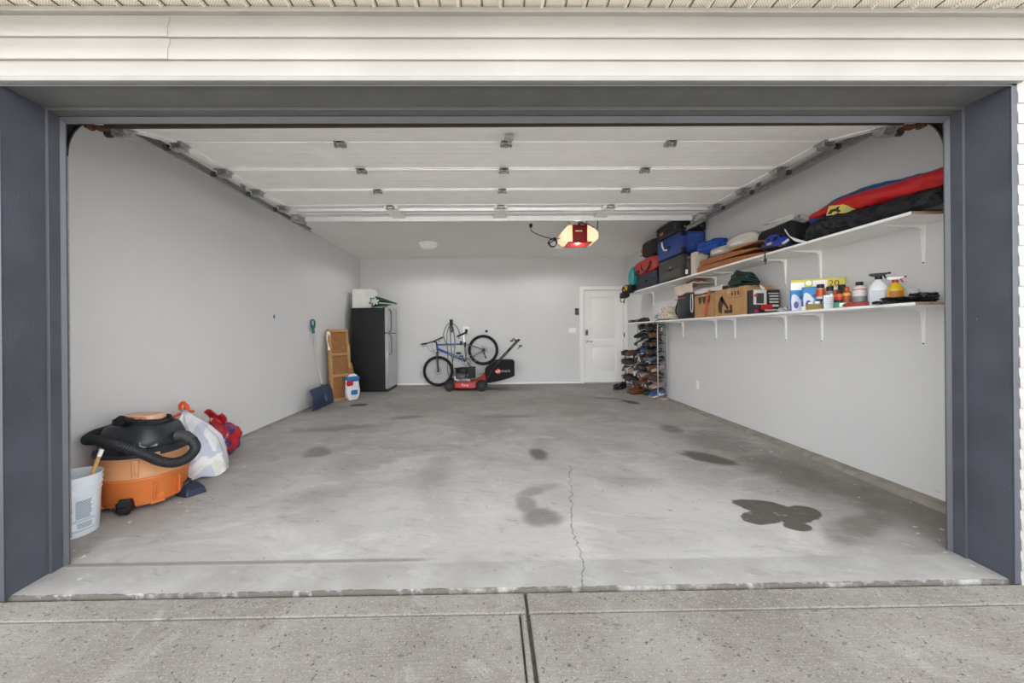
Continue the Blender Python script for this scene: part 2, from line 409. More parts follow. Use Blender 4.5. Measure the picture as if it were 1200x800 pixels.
o = structure(b.build('floor_driveway', [M_drive, mat('joint_dirt', '4a463f', .95, var=.3, scale=40)], bevel=.006), 'broom finished concrete driveway in front of the garage')
# street ground far behind
b = MB(); b.box(-60, 60, -60, -8.0, -.6, -.3)
structure(b.build('ground', mat('street_concrete', 'b4b2ae', .9)))

# ------------------------------------------------------------------ shell
def wallbox(name, *a, m=M_wall, lab=None):
    b = MB(); b.box(*a); return structure(b.build(name, m, smooth=False), lab)
wallbox('wall_left', XL-.12, XL, 2.2, YB+.1, 0.0, ZC+.1)
wallbox('wall_right', XR, XR+.12, 2.2, YB+.1, .012, ZC+.1)
b = MB(); b.box(XL-.1, 2.118, YB, YB+.12, .045, ZC+.1); b.box(3.034, XR+.1, YB, YB+.12, .045, ZC+.1); b.box(2.118, 3.034, YB, YB+.12, 2.149, ZC+.1); b.box(XL-.1, XR+.1, YB+.12, YB+.16, -.1, ZC+.1)
structure(b.build('wall_back', M_wall, smooth=False))
wallbox('ceiling', XL-.1, XR+.1, 2.2, YB+.1, ZC, ZC+.12, m=M_ceil)
b = MB(); b.box(XL-.12, -2.34, 2.16, 2.20, -.05, ZC+.1); b.box(2.59, XR+.12, 2.16, 2.20, -.05, ZC+.1); b.box(-2.34, 2.59, 2.16, 2.20, 2.40, ZC+.1)
structure(b.build('wall_front', M_wall, smooth=False))
# concrete foundation curb at the foot of both side walls
M_curb = mat('curb_concrete', '8f897f', .9, var=.22, scale=9, bump=.4, bscale=40)
b = MB(); b.loft([[(XR-.11, y, fz(y)-.03), (XR+.1, y, fz(y)-.03), (XR+.1, y, .012+.0045*(y-2.2)), (XR-.004, y, .012+.0045*(y-2.2)), (XR-.012, y, .008+.0045*(y-2.2)), (XR-.07-.012*noise.noise(Vector((y*3, 0, 0))), y, .004+.0045*(y-2.2)), (XR-.10-.015*noise.noise(Vector((y*4, 0, 2))), y, fz(y)+.002)] for y in [2.2+.11*i for i in range(61)]])
structure(b.build('baseboard_right', M_curb), 'low concrete curb under the right wall')
b = MB(); b.loft([[(XL+.018, y, fz(y)-.03), (XL-.1, y, fz(y)-.03), (XL-.1, y, .004+.006*(y-2.2)), (XL+.004, y, .004+.006*(y-2.2)), (XL+.012, y, fz(y)+.01)] for y in (2.2, 4, 6, 8.85)])
structure(b.build('baseboard_left', M_curb), 'thin concrete curb under the left wall')
b = MB(); b.box(XL, 2.02, YB-.012, YB+.02, .03, .075)
structure(b.build('baseboard_back', M_trimwhite), 'thin white strip along the foot of the back wall')

# siding (dutch lap courses) above and beside the opening
def siding_mat():
    s = NT('vinyl_siding')
    v = s.xyz(s.co)
    c = s.mix(s.ramp(s.noise(1.6, 4), .3, .7), rgb('9b9894'), rgb('a4a19d'))
    s.put(s.b.inputs['Base Color'], c); s.b.inputs['Roughness'].default_value = .5
    s.put(s.b.inputs['Normal'], s.bump(s.noise(1, 3, vec=s.comb(s.math('MULTIPLY', v[0], 4.0), v[1], s.math('MULTIPLY', v[2], 120.0))), .12, .002))
    return s.m
M_side = siding_mat()
def course(b, x0, x1, zt, h=.1065, y=1.9, d=0.0, k=1.0):
    # zt = top of course
    z0 = zt - h
    poly = [(y, zt), (y-.002-d, zt-.004), (y-.004-d, zt-.036), (y-.014-d, zt-.056), (y-.016-d, z0+.002), (y-.013-d, z0-.003), (y-.003, z0-.003)]
    b.prism([(y + (a-y)*k, z) for a, z in poly], 0, x0, x1)
b = MB()
XS = -1.522
for i in range(3):
    zt = 2.728 - i*.1065
    if i < 2: course(b, -4.5, XS+.004, zt, d=.003); course(b, XS, 4.5, zt)
    else: course(b, -4.5, 4.5, zt, h=.085)
b.box(-4.5, 4.5, 1.9, 1.93, 2.40, 3.2)
structure(b.build('wall_siding', M_side, bevel=.0012, seg=1), 'cream lap siding over the garage opening')
b = MB()
for k in range(26):
    course(b, 2.600, 4.5, 2.41 - k*.1, h=.1, k=.4)
    course(b, -4.5, -2.352, 2.41 - k*.1, h=.1, k=.4)
b.box(2.602, 4.5, 1.9, 1.93, -.15, 2.41); b.box(-4.5, -2.352, 1.9, 1.93, -.15, 2.41)
structure(b.build('wall_siding_side', M_side, bevel=.0012, seg=1), 'cream lap siding beside the garage opening')
# J-channels: top strip under the soffit and bottom strip over the casing
b = MB()
b.box(-4.5, 4.5, 1.876, 1.9, 2.730, 2.756); b.box(-4.5, 4.5, 1.872, 1.88, 2.730, 2.741)
structure(b.build('trim_1', M_side, bevel=.002), 'cream strip under the soffit')
b = MB(); b.box(-4.5, 2.606, 1.872, 1.905, 2.402, 2.426)
structure(b.build('trim_2', mat('trim_vinyl', '8d8b88', .45), bevel=.002), 'white vinyl channel above the casing')
# soffit, perforated ribbed panels
def soffit_mat():
    s = NT('perforated_soffit')
    v = s.xyz(s.co)
    vo = s.t.nodes.new('ShaderNodeTexVoronoi'); vo.inputs['Scale'].default_value = 1.0; vo.inputs['Randomness'].default_value = 0.0
    ca = s.comb(s.math('MULTIPLY', s.math('ADD', v[0], v[1]), 75.0), s.math('MULTIPLY', s.math('SUBTRACT', v[1], v[0]), 75.0), 0.0)
    s.t.links.new(ca, vo.inputs['Vector'])
    hole = s.ramp(vo.outputs['Distance'], .30, .20)
    c = s.mix(s.math('MULTIPLY', hole, .6), rgb('eee8dc'), rgb('7a756b'))
    s.put(s.b.inputs['Base Color'], c); s.b.inputs['Roughness'].default_value = .6
    return s.m
b = MB()
b.box(-4.5, 4.5, 1.6, 1.9, 2.764, 2.80)
for k in range(90):
    x = -4.45 + k*.1
    if k % 2: b.prism([(x, 2.766), (x+.004, 2.750), (x+.014, 2.750), (x+.022, 2.766)], 1, 1.6, 1.885)
    else: b.prism([(x, 2.766), (x+.010, 2.756), (x+.02, 2.766)], 1, 1.6, 1.885)
    b.mi(1); b.box(x+.022, x+.027, 1.6, 1.885, 2.760, 2.7645); b.mi(0)
structure(b.build('ceiling_soffit', [soffit_mat(), mat('soffit_groove', '6b6459', .8)], smooth=False), 'perforated vented soffit panels under the eave')
b = MB(); b.box(-4.5, 4.5, 1.56, 1.6, 2.70, 2.95)
structure(b.build('trim_3', M_trimwhite))
# roof mass above (keeps daylight out of the ceiling)
b = MB(); b.box(-4.5, 4.5, 1.56, 9.2, 3.2, 3.26)
structure(b.build('roof', mat('shingle', '55524e', .9)))

# ------------------------------------------------------------------ grey opening: header and jambs
def jamb_side(name, xo, sgn, lab):
    # xo: inner face at the outer edge; sgn -1 left, +1 right
    b = MB()
    X = lambda x: xo + sgn*x
    def bx(a, c, y0, y1, z0, z1):
        x0, x1 = sorted((X(a), X(c))); b.box(x0, x1, y0, y1, z0, z1)
    b.mi(0); bx(0, .05, 1.9, 2.16, -.06, 2.40)                     # board
    b.mi(0); bx(-.001, .028, 1.897, 1.905, -.055, 2.41)           # casing face
    b.mi(1); bx(-.003, .003, 1.895, 1.9, -.055, 2.392)
    b.mi(0); bx(-.014, .01, 2.088, 2.145, -.042, 2.386)              # stop
    b.mi(1); bx(-.0155, .0, 2.086, 2.0915, -.042, 2.388)
    b.mi(1); b.prism([(X(-.008), 2.140), (X(-.028), 2.162), (X(-.026), 2.170), (X(.02), 2.160)], 2, -.04, 2.372)
    return structure(b.build(name, [M_jamb, M_jamblt], bevel=.0018, seg=2), lab)
jamb_side('trim_4', -2.322, -1, 'dark grey door jamb by the bucket')
jamb_side('trim_5', 2.571, 1, 'dark grey door jamb by the shelves')
b = MB()
b.box(-2.38, 2.63, 1.9, 2.16, 2.3995, 2.45)
b.mi(2); b.box(-2.35, 2.599, 1.897, 1.905, 2.392, 2.41); b.mi(1); b.box(-2.322, 2.571, 1.895, 1.9, 2.3895, 2.3945)
b.mi(0); b.box(-2.34, 2.58, 2.088, 2.145, 2.384, 2.41)
b.mi(1); b.box(-2.34, 2.58, 2.086, 2.0915, 2.3825, 2.40)
b.mi(1); b.prism([(2.140, 2.378), (2.162, 2.352), (2.170, 2.354), (2.160, 2.40)], 0, -2.34, 2.58)
structure(b.build('trim_6', [M_head, M_jamblt, M_jamb], bevel=.0018), 'dark grey header over the garage opening')

# ------------------------------------------------------------------ door in the back wall
DX0, DX1, DZ0, DZ1 = 2.122, 3.03, .055, 2.145
d1 = bpy.data.objects.new('door_1', None); COL.objects.link(d1); d1.location = ((DX0+DX1)/2, YB, 0); structure(d1, 'white two-panel door in the back wall')
OX = -(DX0+DX1)/2; OY = -YB
def L(x0, x1, y0, y1, z0, z1): return (x0+OX, x1+OX, y0+OY, y1+OY, z0, z1)
b = MB()
b.box(*L(DX0-.09, DX0-.005, YB-.028, YB, .03, DZ1+.085)); b.box(*L(DX1+.005, 3.118, YB-.028, YB, .03, DZ1+.085)); b.box(*L(DX0-.005, DX1+.005, YB-.028, YB, DZ1+.005, DZ1+.085))
b.box(*L(DX0-.012, DX0+.004, YB-.02, YB+.0, .04, DZ1+.01)); b.box(*L(DX1-.004, DX1+.012, YB-.02, YB, .04, DZ1+.01))
b.build('door_frame', M_trimwhite, d1, bevel=.004)
def panelled(b, x0, x1, z0, z1, y, panels, st=.016):
    # slab face with recessed framed panels: build as strips round the panels, plus recessed raised centre
    xs = panels[0][0], panels[0][1]
    b.box(x0, xs[0], y, y+.03, z0, z1); b.box(xs[1], x1, y, y+.03, z0, z1)
    zc = z0
    for (_, _, pz0, pz1) in panels:
        b.box(xs[0], xs[1], y, y+.03, zc, pz0); zc = pz1
    b.box(xs[0], xs[1], y, y+.03, zc, z1)
    for (_, _, pz0, pz1) in panels:
        b.box(xs[0], xs[1], y+st, y+.03, pz0, pz1)
        q = .035
        b.loft([[(xs[0]+q, y+st, pz0+q), (xs[1]-q, y+st, pz0+q), (xs[1]-q, y+st, pz1-q), (xs[0]+q, y+st, pz1-q)],
                [(xs[0]+q+.03, y+.003, pz0+q+.03), (xs[1]-q-.03, y+.003, pz0+q+.03), (xs[1]-q-.03, y+.003, pz1-q-.03), (xs[0]+q+.03, y+.003, pz1-q-.03)]])
b = MB()
pp = [(DX0+.165+OX, DX1-.165+OX, .28, .87), (DX0+.165+OX, DX1-.165+OX, 1.02, 1.99)]
panelled(b, DX0+OX, DX1+OX, DZ0, DZ1, .022, pp)
b.build('door_leaf', M_trimwhite, d1, bevel=.003)
b = MB(); b.box(*L(DX0, DX1, YB-.06, YB, .035, .058)); b.build('threshold', M_galvd, d1, bevel=.003)
b = MB(); b.xf(T((0, .038, 0))); b.cyl((DX0+.07+OX, -.016, .985), (DX0+.07+OX, -.032, .985), .03); b.cyl((DX0+.07+OX, -.03, .985), (DX0+.07+OX, -.07, .985), .01)
b.tube([(DX0+.07+OX, -.065, .985), (DX0+.12+OX, -.068, .985), (DX0+.19+OX, -.062, .98)], .009, 10)
b.build('door_handle', M_chrome, d1, label='satin lever handle')
b = MB(); b.xf(T((0, .038, 0))); b.cb((DX0+.065+OX, -.028, 1.19), (.068, .026, .13)); b.mi(1); b.cyl((DX0+.065+OX, -.035, 1.15), (DX0+.065+OX, -.05, 1.15), .016); b.mi(1); b.cb((DX0+.065+OX, -.043, 1.20), (.045, .006, .06))
b.build('deadbolt', [M_chrome, M_dkgrey], d1, bevel=.004)
for z in (.4, 1.13, 1.88):
    b = MB(); b.cyl((DX1+.002+OX, -.03, z-.05), (DX1+.002+OX, -.03, z+.05), .009, n=10); b.box(DX1-.004+OX, DX1+.016+OX, -.03, -.024, z-.05, z+.05)
    b.build('hinge', M_dkgrey, d1)
# keypad, switch plate, outlets
def plate(name, label, cat, loc, facing, wd, hg, build):
    rz = {'-y': 0, '+x': math.pi/2, '-x': -math.pi/2}[facing]
    t = thing(name, label, cat, loc, rz)
    build(t, wd, hg); return t
def bkey(t, wd, hg):
    b = MB(); b.cb((0, -.012, 0), (wd, .024, hg)); b.build('housing', M_black, t, bevel=.004)
    b = MB()
    for r in range(3):
        for c in range(2): b.cb((-.02+c*.04, -.026, -.035+r*.032), (.024, .006, .02))
    b.build('button', M_grey, t, bevel=.002)
plate('wall_keypad', 'black door opener keypad on the wall beside the white door', 'keypad', (1.966, YB, 1.665), '-y', .085, .14, bkey)
def bsw(t, wd, hg):
    b = MB(); b.cb((0, -.004, 0), (wd, .008, hg)); b.build('plate', M_white, t, bevel=.003)
    for k in range(3):
        b = MB(); b.cb((-wd/3+k*wd/3, -.011, 0), (.032, .01, .062)); b.build('rocker', M_white, t, bevel=.003)
plate('light_switch', 'white triple switch plate below the black keypad', 'light switch', (1.86, YB, 1.245), '-y', .17, .118, bsw)
def bout(t, wd, hg):
    b = MB(); b.cb((0, -.004, 0), (wd, .008, hg)); b.build('plate', M_white, t, bevel=.003)
    for k in (-1, 1):
        b = MB(); b.cb((0, -.010, k*.027), (.034, .008, .03)); b.mi(1); b.cb((-.007, -.0145, k*.027+.003), (.003, .002, .01)); b.cb((.007, -.0145, k*.027+.003), (.003, .002, .01)); b.build('socket', [M_white, M_dkgrey], t, bevel=.001)
plate('wall_outlet', 'white outlet low on the wall under the shelves', 'outlet', (XR, 5.876, .388), '-x', .078, .125, bout)
def bout2(t, wd, hg):
    bout(t, wd, hg)
o = plate('wall_outlet', 'white outlet plate on the back wall above the bicycle', 'outlet', (-.55, YB, 1.275), '-y', .15, .15, bout2)
t = thing('power_plug', 'black plug pushed into the outlet above the bicycle', 'plug', (-.54, YB-.017, 1.25))
b = MB(); b.cb((0, -.02, 0), (.06, .04, .075)); b.cyl((0, -.02, -.03), (0, -.03, -.075), .012); b.build('plug_body', M_dkgrey, t, bevel=.006)
b = MB(); b.cyl((0, -.035, .0), (0, -.05, 0), .018, n=12); b.build('plug_cap', M_blackr, t)
t = thing('wall_hook', 'small black hook screwed to the back wall above the rear wheel', 'hook', (-.088, YB, 1.237))
b = MB(); b.cyl((0, 0, 0), (0, -.012, 0), .032, n=16); b.tube(smooth_path([(0, -.01, 0), (0, -.04, 0), (0, -.055, .01), (0, -.05, .03)]), .007, 8); b.build('hook_body', M_black, t)
b = MB(); b.lump((0, 0, 0), (.008, .03, .055), e=.7, amp=.2, flat=False)
o = b.build('wall_tack', mat('blue_tack', '2f5f9e', .6)); o.location = (XL+.004, 5.358, 1.443); tag(o, 'small blue blob stuck on the bare left wall', 'tack')
# ------------------------------------------------------------------ overhead garage door, rolled up under the ceiling
M_doorw = mat('door_skin', 'f4f3f1', .75, var=.03, bump=.12, bscale=45)
GD = thing('garage_door', 'white sectional garage door rolled up flat under the ceiling', 'garage door', (.128, 2.4, 2.62))
ys = [2.907, 3.39, 3.873, 4.356]                                      # hinge rows
half = 2.44
def gsec(y0, z0, y1, z1):
    """one door section from (y0,z0) to (y1,z1) seen in local coordinates of GD; ribbed inner skin below"""
    L_ = math.hypot(y1-y0, z1-z0); an = math.atan2(z1-z0, y1-y0)
    M = T((0, y0-2.4, z0-2.62)) @ R(an, 'X')
    b = MB(); b.xf(M)
    b.box(-half, half, .004, L_-.004, 0.006, .045)
    b.box(-half, half, .0015, .016, 0.0, .02); b.box(-half, half, L_-.016, L_-.0015, 0.0, .02)
    for k in range(1, 6):
        yy = L_*k/6; b.prism([(yy-.006, .007), (yy, .0045), (yy+.006, .007)], 0, -half, half)
    for sx in (-1, 1): b.box(*sorted((sx*half, sx*(half-.075))), .002, L_-.002, -.002, .01)
    return b.build('door_section', M_doorw, GD, bevel=.0015, seg=1)
gsec(2.405, 2.47, 2.905, 2.605)
for a, c in zip(ys, ys[1:] + [4.84]): gsec(a, 2.605 + (.01 if a > 4.3 else 0), c, 2.615)
b = MB(); b.loft([[(-half, -.012, -.172), (-half, .006, -.172), (-half, .006, -.148), (-half, -.012, -.148)], [(half, -.012, -.156), (half, .006, -.156), (half, .006, -.146), (half, -.012, -.146)]]); b.build('bottom_seal', mat('old_rubber', '4a3b33', .8), GD, bevel=.004, label='brown rubber seal')
# struts across the top section
def strut(y, hang):
    b = MB()
    prof = [(-.05, 0), (-.022, 0), (-.016, -hang), (.016, -hang), (.022, 0), (.05, 0), (.05, .0025), (.02, .0025), (.014, -hang+.003), (-.014, -hang+.003), (-.02, .0025), (-.05, .0025)]
    b.prism([(y-2.4+p[0], -.005+p[1]) for p in prof], 0, -half-.02, half+.02)
    return b.build('strut', mat('strut_steel', 'dfe0e1', .4, .3, var=.04, scale=22), GD)
strut(4.47, .03); strut(4.79, .055); strut(4.63, .012)
M_hw = mat('hinge_steel', 'a2a3a4', .4, .5, var=.3, scale=60)
def hinge_mesh():
    b = MB()
    b.box(-.038, .038, -.055, -.012, -.004, 0); b.box(-.022, .022, .012, .06, -.004, 0)
    b.prism([(-.03, 0), (-.03, -.022), (-.012, -.03), (.012, -.03), (.02, -.006), (.02, 0)], 0, -.038, -.033)
    b.prism([(-.03, 0), (-.03, -.022), (-.012, -.03), (.012, -.03), (.02, -.006), (.02, 0)], 0, .033, .038)
    b.box(-.042, .042, -.014, -.002, -.03, -.024)
    b.cyl((-.045, 0, -.02), (.045, 0, -.02), .007, n=10)
    b.mi(1)
    for x, y in ((-.024, -.04), (.024, -.04), (0, .045)): b.cyl((x, y, -.004), (x, y, -.012), .007, n=6)
    b.mi(2); b.box(-.032, .032, -.05, -.03, -.0055, -.004)
    return b
h0 = hinge_mesh().build('hinge', [M_hw, M_galv, M_dkgrey], GD)
h0.location = (0, ys[0]-2.4, -.018)
for y in ys:
    for x in (-1.22, 0, 1.22):
        if y == ys[0] and x == 0: continue
        h = h0.copy(); COL.objects.link(h); h.parent = GD; h.location = (x, y-2.4, -.018)
# lift bracket in the middle of the bottom section
b = MB(); b.xf(T((0.01, .28, -.085)) @ R(.26, 'X')); b.box(-.03, .03, -.06, .06, -.012, 0); b.cyl((-.0, -.08, -.02), (0, .1, -.02), .009, n=8); b.cb((0, -.05, -.022), (.05, .03, .02))
b.build('door_lock_bracket', M_galvd, GD)
# roller hinges and rollers at both ends
def rollerhinge(sx):
    b = MB()
    b.box(-.05, .05, -.06, .06, -.004, 0)
    b.prism([(-.04, 0), (-.03, -.045), (.03, -.045), (.045, 0)], 0, -.045, -.04)
    b.prism([(-.04, 0), (-.03, -.045), (.03, -.045), (.045, 0)], 0, .03, .035)
    b.box(-.05, .04, -.03, .03, -.048, -.043)
    b.cyl((-.05, 0, -.025), (.105, 0, -.025), .0065, n=10)
    b.mi(1); b.cyl((.075, 0, -.025), (.10, 0, -.025), .022, n=18); b.cyl((.07, 0, -.025), (.075, 0, -.025), .014, n=14)
    b.mi(2)
    for x, y in ((-.03, -.05), (.02, -.05), (-.03, .05), (.02, .05)): b.cyl((x, y, 0), (x, y, -.01), .007, n=6)
    return b
r0 = rollerhinge(1).build('roller_hinge', [M_hw, M_dkgrey, M_galv], GD)
first = True
for sx in (-1, 1):
    for y, z, a in [(2.46, 2.475, .26)] + [(y, 2.60, 0) for y in ys] + [(4.78, 2.6, 0)]:
        r = r0 if first else r0.copy()
        if not first: COL.objects.link(r); r.parent = GD
        first = False
        r.location = (sx*(half-.045), y-2.4, z-2.62); r.rotation_euler = (a*sx if sx > 0 else -a, 0, 0 if sx > 0 else math.pi)
for sx in (-1.22, 0, 1.22):                                            # stiles tying the struts
    b = MB(); b.box(sx-.075, sx+.075, 4.36-2.4, 4.845-2.4, -.032, -.006)
    b.build('centre_stile', M_doorw, GD, bevel=.006)
for sx in (-1, 1):                                                     # top brackets at the strut ends
    b = MB(); b.cb((sx*(half-.03), 4.70-2.4, -.05), (.09, .14, .07)); b.cb((sx*(half-.06), 4.60-2.4, -.06), (.05, .05, .05)); b.build('top_bracket', M_galvd, GD, bevel=.012)
# tracks
def ctrack(b, path, X, sgn, wd=.05, dp=.028):
    """C channel lying in the YZ plane at x=X, opening towards the door"""
    pr = [(0, -wd/2), (dp, -wd/2), (dp, wd/2), (0, wd/2), (0, wd/2-.008), (.003, wd/2-.008), (.003, wd/2-.003), (dp-.003, wd/2-.003), (dp-.003, -wd/2+.003), (.003, -wd/2+.003), (.003, -wd/2+.008), (0, -wd/2+.008)]
    rings = []
    for i, (y, z) in enumerate(path):
        a = path[max(i-1, 0)]; c = path[min(i+1, len(path)-1)]
        ty, tz = c[0]-a[0], c[1]-a[1]; l = math.hypot(ty, tz); ty /= l; tz /= l
        rings.append([(X + sgn*p, y - tz*q, z + ty*q) for p, q in pr])
    b.loft(rings)
def door_track(X, sgn, label):
    t = thing('door_track', label, 'door track', (X, 2.25, 0))
    def P(path): return [(y-2.25, z) for y, z in path]
    b = MB(); ctrack(b, P([(2.235, .06), (2.235, 2.22)]), 0, sgn); b.build('vertical_track', M_galv, t)
    b = MB(); b.box(*sorted((sgn*.03, sgn*.034)), -.075, .02, .06, 2.35); b.box(*sorted((sgn*.034, sgn*.075)), -.052, -.048, .06, 2.42)
    b.build('track_angle', M_galvd, t)
    rr = .36; arc = [(2.235 + rr - rr*math.cos(a), 2.22 + rr*math.sin(a)) for a in [i*math.pi/2/14 for i in range(15)]]
    b = MB(); ctrack(b, P(arc), 0, sgn); b.build('curved_track', mat('dark_track', '4d4c4c', .5, .6, var=.3, scale=20), t)
    b = MB(); ctrack(b, P([(2.595, 2.58), (5.32, 2.595)]), 0, sgn)
    # upper angle rail bolted along the track
    b.box(*sorted((sgn*.03, sgn*.034)), .5, 3.02, .0+2.575, 2.635)
    b.build('horizontal_track', M_galvd, t)
    for y in (3.9, 5.2):
        b = MB(); b.box(*sorted((sgn*.034, sgn*.038)), y-2.25, y-2.25+.032, 2.58, ZC); b.box(*sorted((sgn*.034, sgn*.064)), y-2.25, y-2.25+.003, 2.58, ZC)
        b.build('hanger_bracket', M_galvd, t)
    b = MB(); b.cb((sgn*.0, .13, 2.455), (.03, .05, .04)); b.cb((-sgn*.03, .18, 2.465), (.08, .05, .02)); b.cb((-sgn*.01, .15, 2.46), (.06, .03, .015)); b.build('corner_bracket', M_rust, t, bevel=.012, label='rusty corner bracket')
    return t
door_track(-2.383, -1, 'steel door track along the bare left wall')
door_track(2.658, 1, 'steel door track on the shelf side of the garage')

# ------------------------------------------------------------------ opener and its cord
M_lens = mat('lamp_lens', 'f0dcc0', .4, emit=.5, ecol='ffd9a8')
OP = thing('garage_door_opener', 'red garage door opener with two glowing cream lamp ends', 'door opener', (1.245, 5.4, 2.575))
b = MB(); b.box(-.10, .105, .0, .34, -.125, .105)
b.box(-.10, .105, -.012, 0, .045, .06); b.box(.055, .075, -.014, 0, -.12, .10)
b.build('motor_housing', mat('opener_red', '8e1512', .4), OP, bevel=.008)
b = MB(); b.box(-.06, .03, -.006, 0, .01, .024); b.build('label_strip', M_white, OP)
for sx, nm in ((-1, 'a'), (1, 'b')):
    b = MB(); X0 = -.10 if sx < 0 else .105
    poly = [(X0, -.13), (X0, .105), (X0+sx*.055, .105), (X0+sx*.155, .0), (X0+sx*.155, -.085), (X0+sx*.10, -.13)]
    b.prism(poly, 1, .0, .30)
    b.build('lamp_lens', M_lens, OP, bevel=.012, label='glowing cream lamp lens')
b = MB(); b.box(-.16, .17, .0, .33, -.142, -.126); b.build('chassis', M_red, OP, bevel=.004)
ld = bpy.data.lights.new('bulb', 'POINT'); ld.shadow_soft_size = .03; ld.energy = OPENER; ld.color = (1, .9, .76)
lo = bpy.data.objects.new('bulb', ld); COL.objects.link(lo); lo.parent = OP; lo.location = (.0, .15, -.2)
b = MB(); b.box(-.12, .13, .10, .14, .105, .125)
for s_ in (-1, 1): b.tube([(s_*.11, .12, .12), (s_*.16, .12, ZC-2.575)], .012, 4)
b.build('hanging_strap', M_galvd, OP)
b = MB(); b.box(-.02, .02, -3.05, .05, .118, .150); b.build('rail', M_galvd, OP)
b = MB(); b.tube([(.10, .0, .10), (.03, -.03, .125), (-.03, -.02, .1)], .008, 6); b.tube([(.20, .0, .06), (.12, -.02, .10), (.03, 0, .12)], .007, 6); b.build('wire', M_rust, OP)
b = MB(); b.tube([(.235, -.02, .03), (.245, -.02, .16), (.25, -.02, .27)], .008, 6); b.cb((.25, -.02, .25), (.06, .05, .05)); b.build('antenna_bracket', M_dkgrey, OP, bevel=.004)
b = MB()
pts = [(.64, 6.08, 2.86), (.645, 6.07, 2.78), (.70, 5.95, 2.70), (.80, 5.75, 2.60), (.87, 5.6, 2.54)]
a0 = [(.905+.058*math.cos(t_), 5.58+.004*k, 2.485+.058*math.sin(t_)) for k, t_ in enumerate([2.2+i*.5 for i in range(28)])]
pts = pts + a0 + [(.95, 5.56, 2.52), (1.02, 5.5, 2.52), (1.10, 5.55, 2.50)]
b.tube(smooth_path(pts, 4), .006, 6)
b.mi(0); b.cyl((.64, 6.08, 2.888), (.64, 6.08, 2.83), .024, n=10); b.cb((.925, 5.57, 2.53), (.035, .03, .03))
tag(b.build('opener_cable', [M_black]), 'black opener cable hanging from the ceiling in a small coil', 'cable')
t = thing('ceiling_outlet', 'small outlet plate on the ceiling where the opener cord plugs in', 'outlet', (.64, 6.08, ZC))
b = MB(); b.cb((0, 0, -.004), (.08, .12, .008)); b.build('plate', M_white, t, bevel=.003)
def dome(x, y, label):
    t = thing('ceiling_light', label, 'ceiling light', (x, y, ZC))
    b = MB(); b.lathe([(.175, 0), (.175, -.02), (.165, -.028)], n=40); b.build('base_ring', M_white, t)
    g = mat('frosted_glass', 'd9d8d4', .35, emit=.12)
    b = MB(); b.lathe([(.165, -.02), (.162, -.04), (.14, -.07), (.10, -.092), (.05, -.104), (0.001, -.107)], n=40); b.build('glass_dome', g, t)
    ld = bpy.data.lights.new('lamp', 'SPOT'); ld.spot_size = math.radians(172); ld.spot_blend = .25; ld.shadow_soft_size = .12; ld.energy = DOME_FILL; ld.color = (1, .98, .95)  # fill spot added below the unlit dome to brighten the garage
    lo = bpy.data.objects.new('lamp', ld); COL.objects.link(lo); lo.parent = t; lo.location = (0, 0, -.12)  # added fill spot, not a lit lamp in the dome
dome(-1.15, 7.38, 'round ceiling light with a frosted dome over the bicycle side')
dome(1.34, 7.42, 'round ceiling light with a frosted dome just behind the red opener')

# ------------------------------------------------------------------ wall shelves with brackets
def bracket_mesh(arm, leg):
    b = MB()
    # vertical leg on the wall tapering downwards, horizontal arm tapering outwards, rounded inside corner rib
    b.loft([[(-.004, -.016, 0), (-.004, .016, 0), (0, .016, 0), (0, -.016, 0)], [(-.004, -.007, -leg), (-.004, .007, -leg), (0, .007, -leg), (0, -.007, -leg)]])
    b.loft([[(0, -.016, -.003), (0, .016, -.003), (0, .016, 0), (0, -.016, 0)], [(-arm, -.008, -.003), (-arm, .008, -.003), (-arm, .008, 0), (-arm, -.008, 0)]])
    b.prism([(0, 0), (-arm+.01, 0), (-arm+.02, -.007), (-.075, -.016), (-.045, -.022), (-.026, -.036), (-.018, -.07), (-.008, -leg+.02), (0, -leg+.01)], 1, -.006, .006)
    b.mi(1); b.cyl((-.004, 0, -leg+.012), (-.009, 0, -leg+.012), .005, n=8); b.cyl((-.004, 0.01, -.04), (-.012, 0.01, -.04), .005, n=8)
    return b
def wall_shelf(z, y0, y1, label, ys_, leg=.272):
    t = thing('wall_shelf', label, 'shelf', (XR, y0, z))
    b = MB(); b.box(-.378, -.002, 0, y1-y0, 0, .02)
    b.mi(1); b.box(-.376, -.004, -.001, .002, .001, .019)
    b.build('board', [M_shelf, M_woodraw], t, bevel=.002)
    k0 = bracket_mesh(.29, leg).build('bracket', [M_white, M_dkgrey], t)
    for i, y in enumerate(ys_):
        k = k0 if i == 0 else k0.copy()
        if i: COL.objects.link(k); k.parent = t
        k.location = (-.001, y-y0, -.0005)
    return t
SU, SL = 1.968, 1.376                                                 # shelf tops
wall_shelf(SL-.02, 2.50, 7.95, 'lower white wall shelf carrying the bottles and boxes', (2.785, 3.65, 4.10, 4.96, 5.38, 6.31, 7.1, 7.75))
wall_shelf(SU-.02, 2.52, 7.95, 'upper white wall shelf carrying the suitcases and long bags', (2.78, 3.66, 4.10, 4.96, 5.38, 6.31, 7.45), leg=.283)
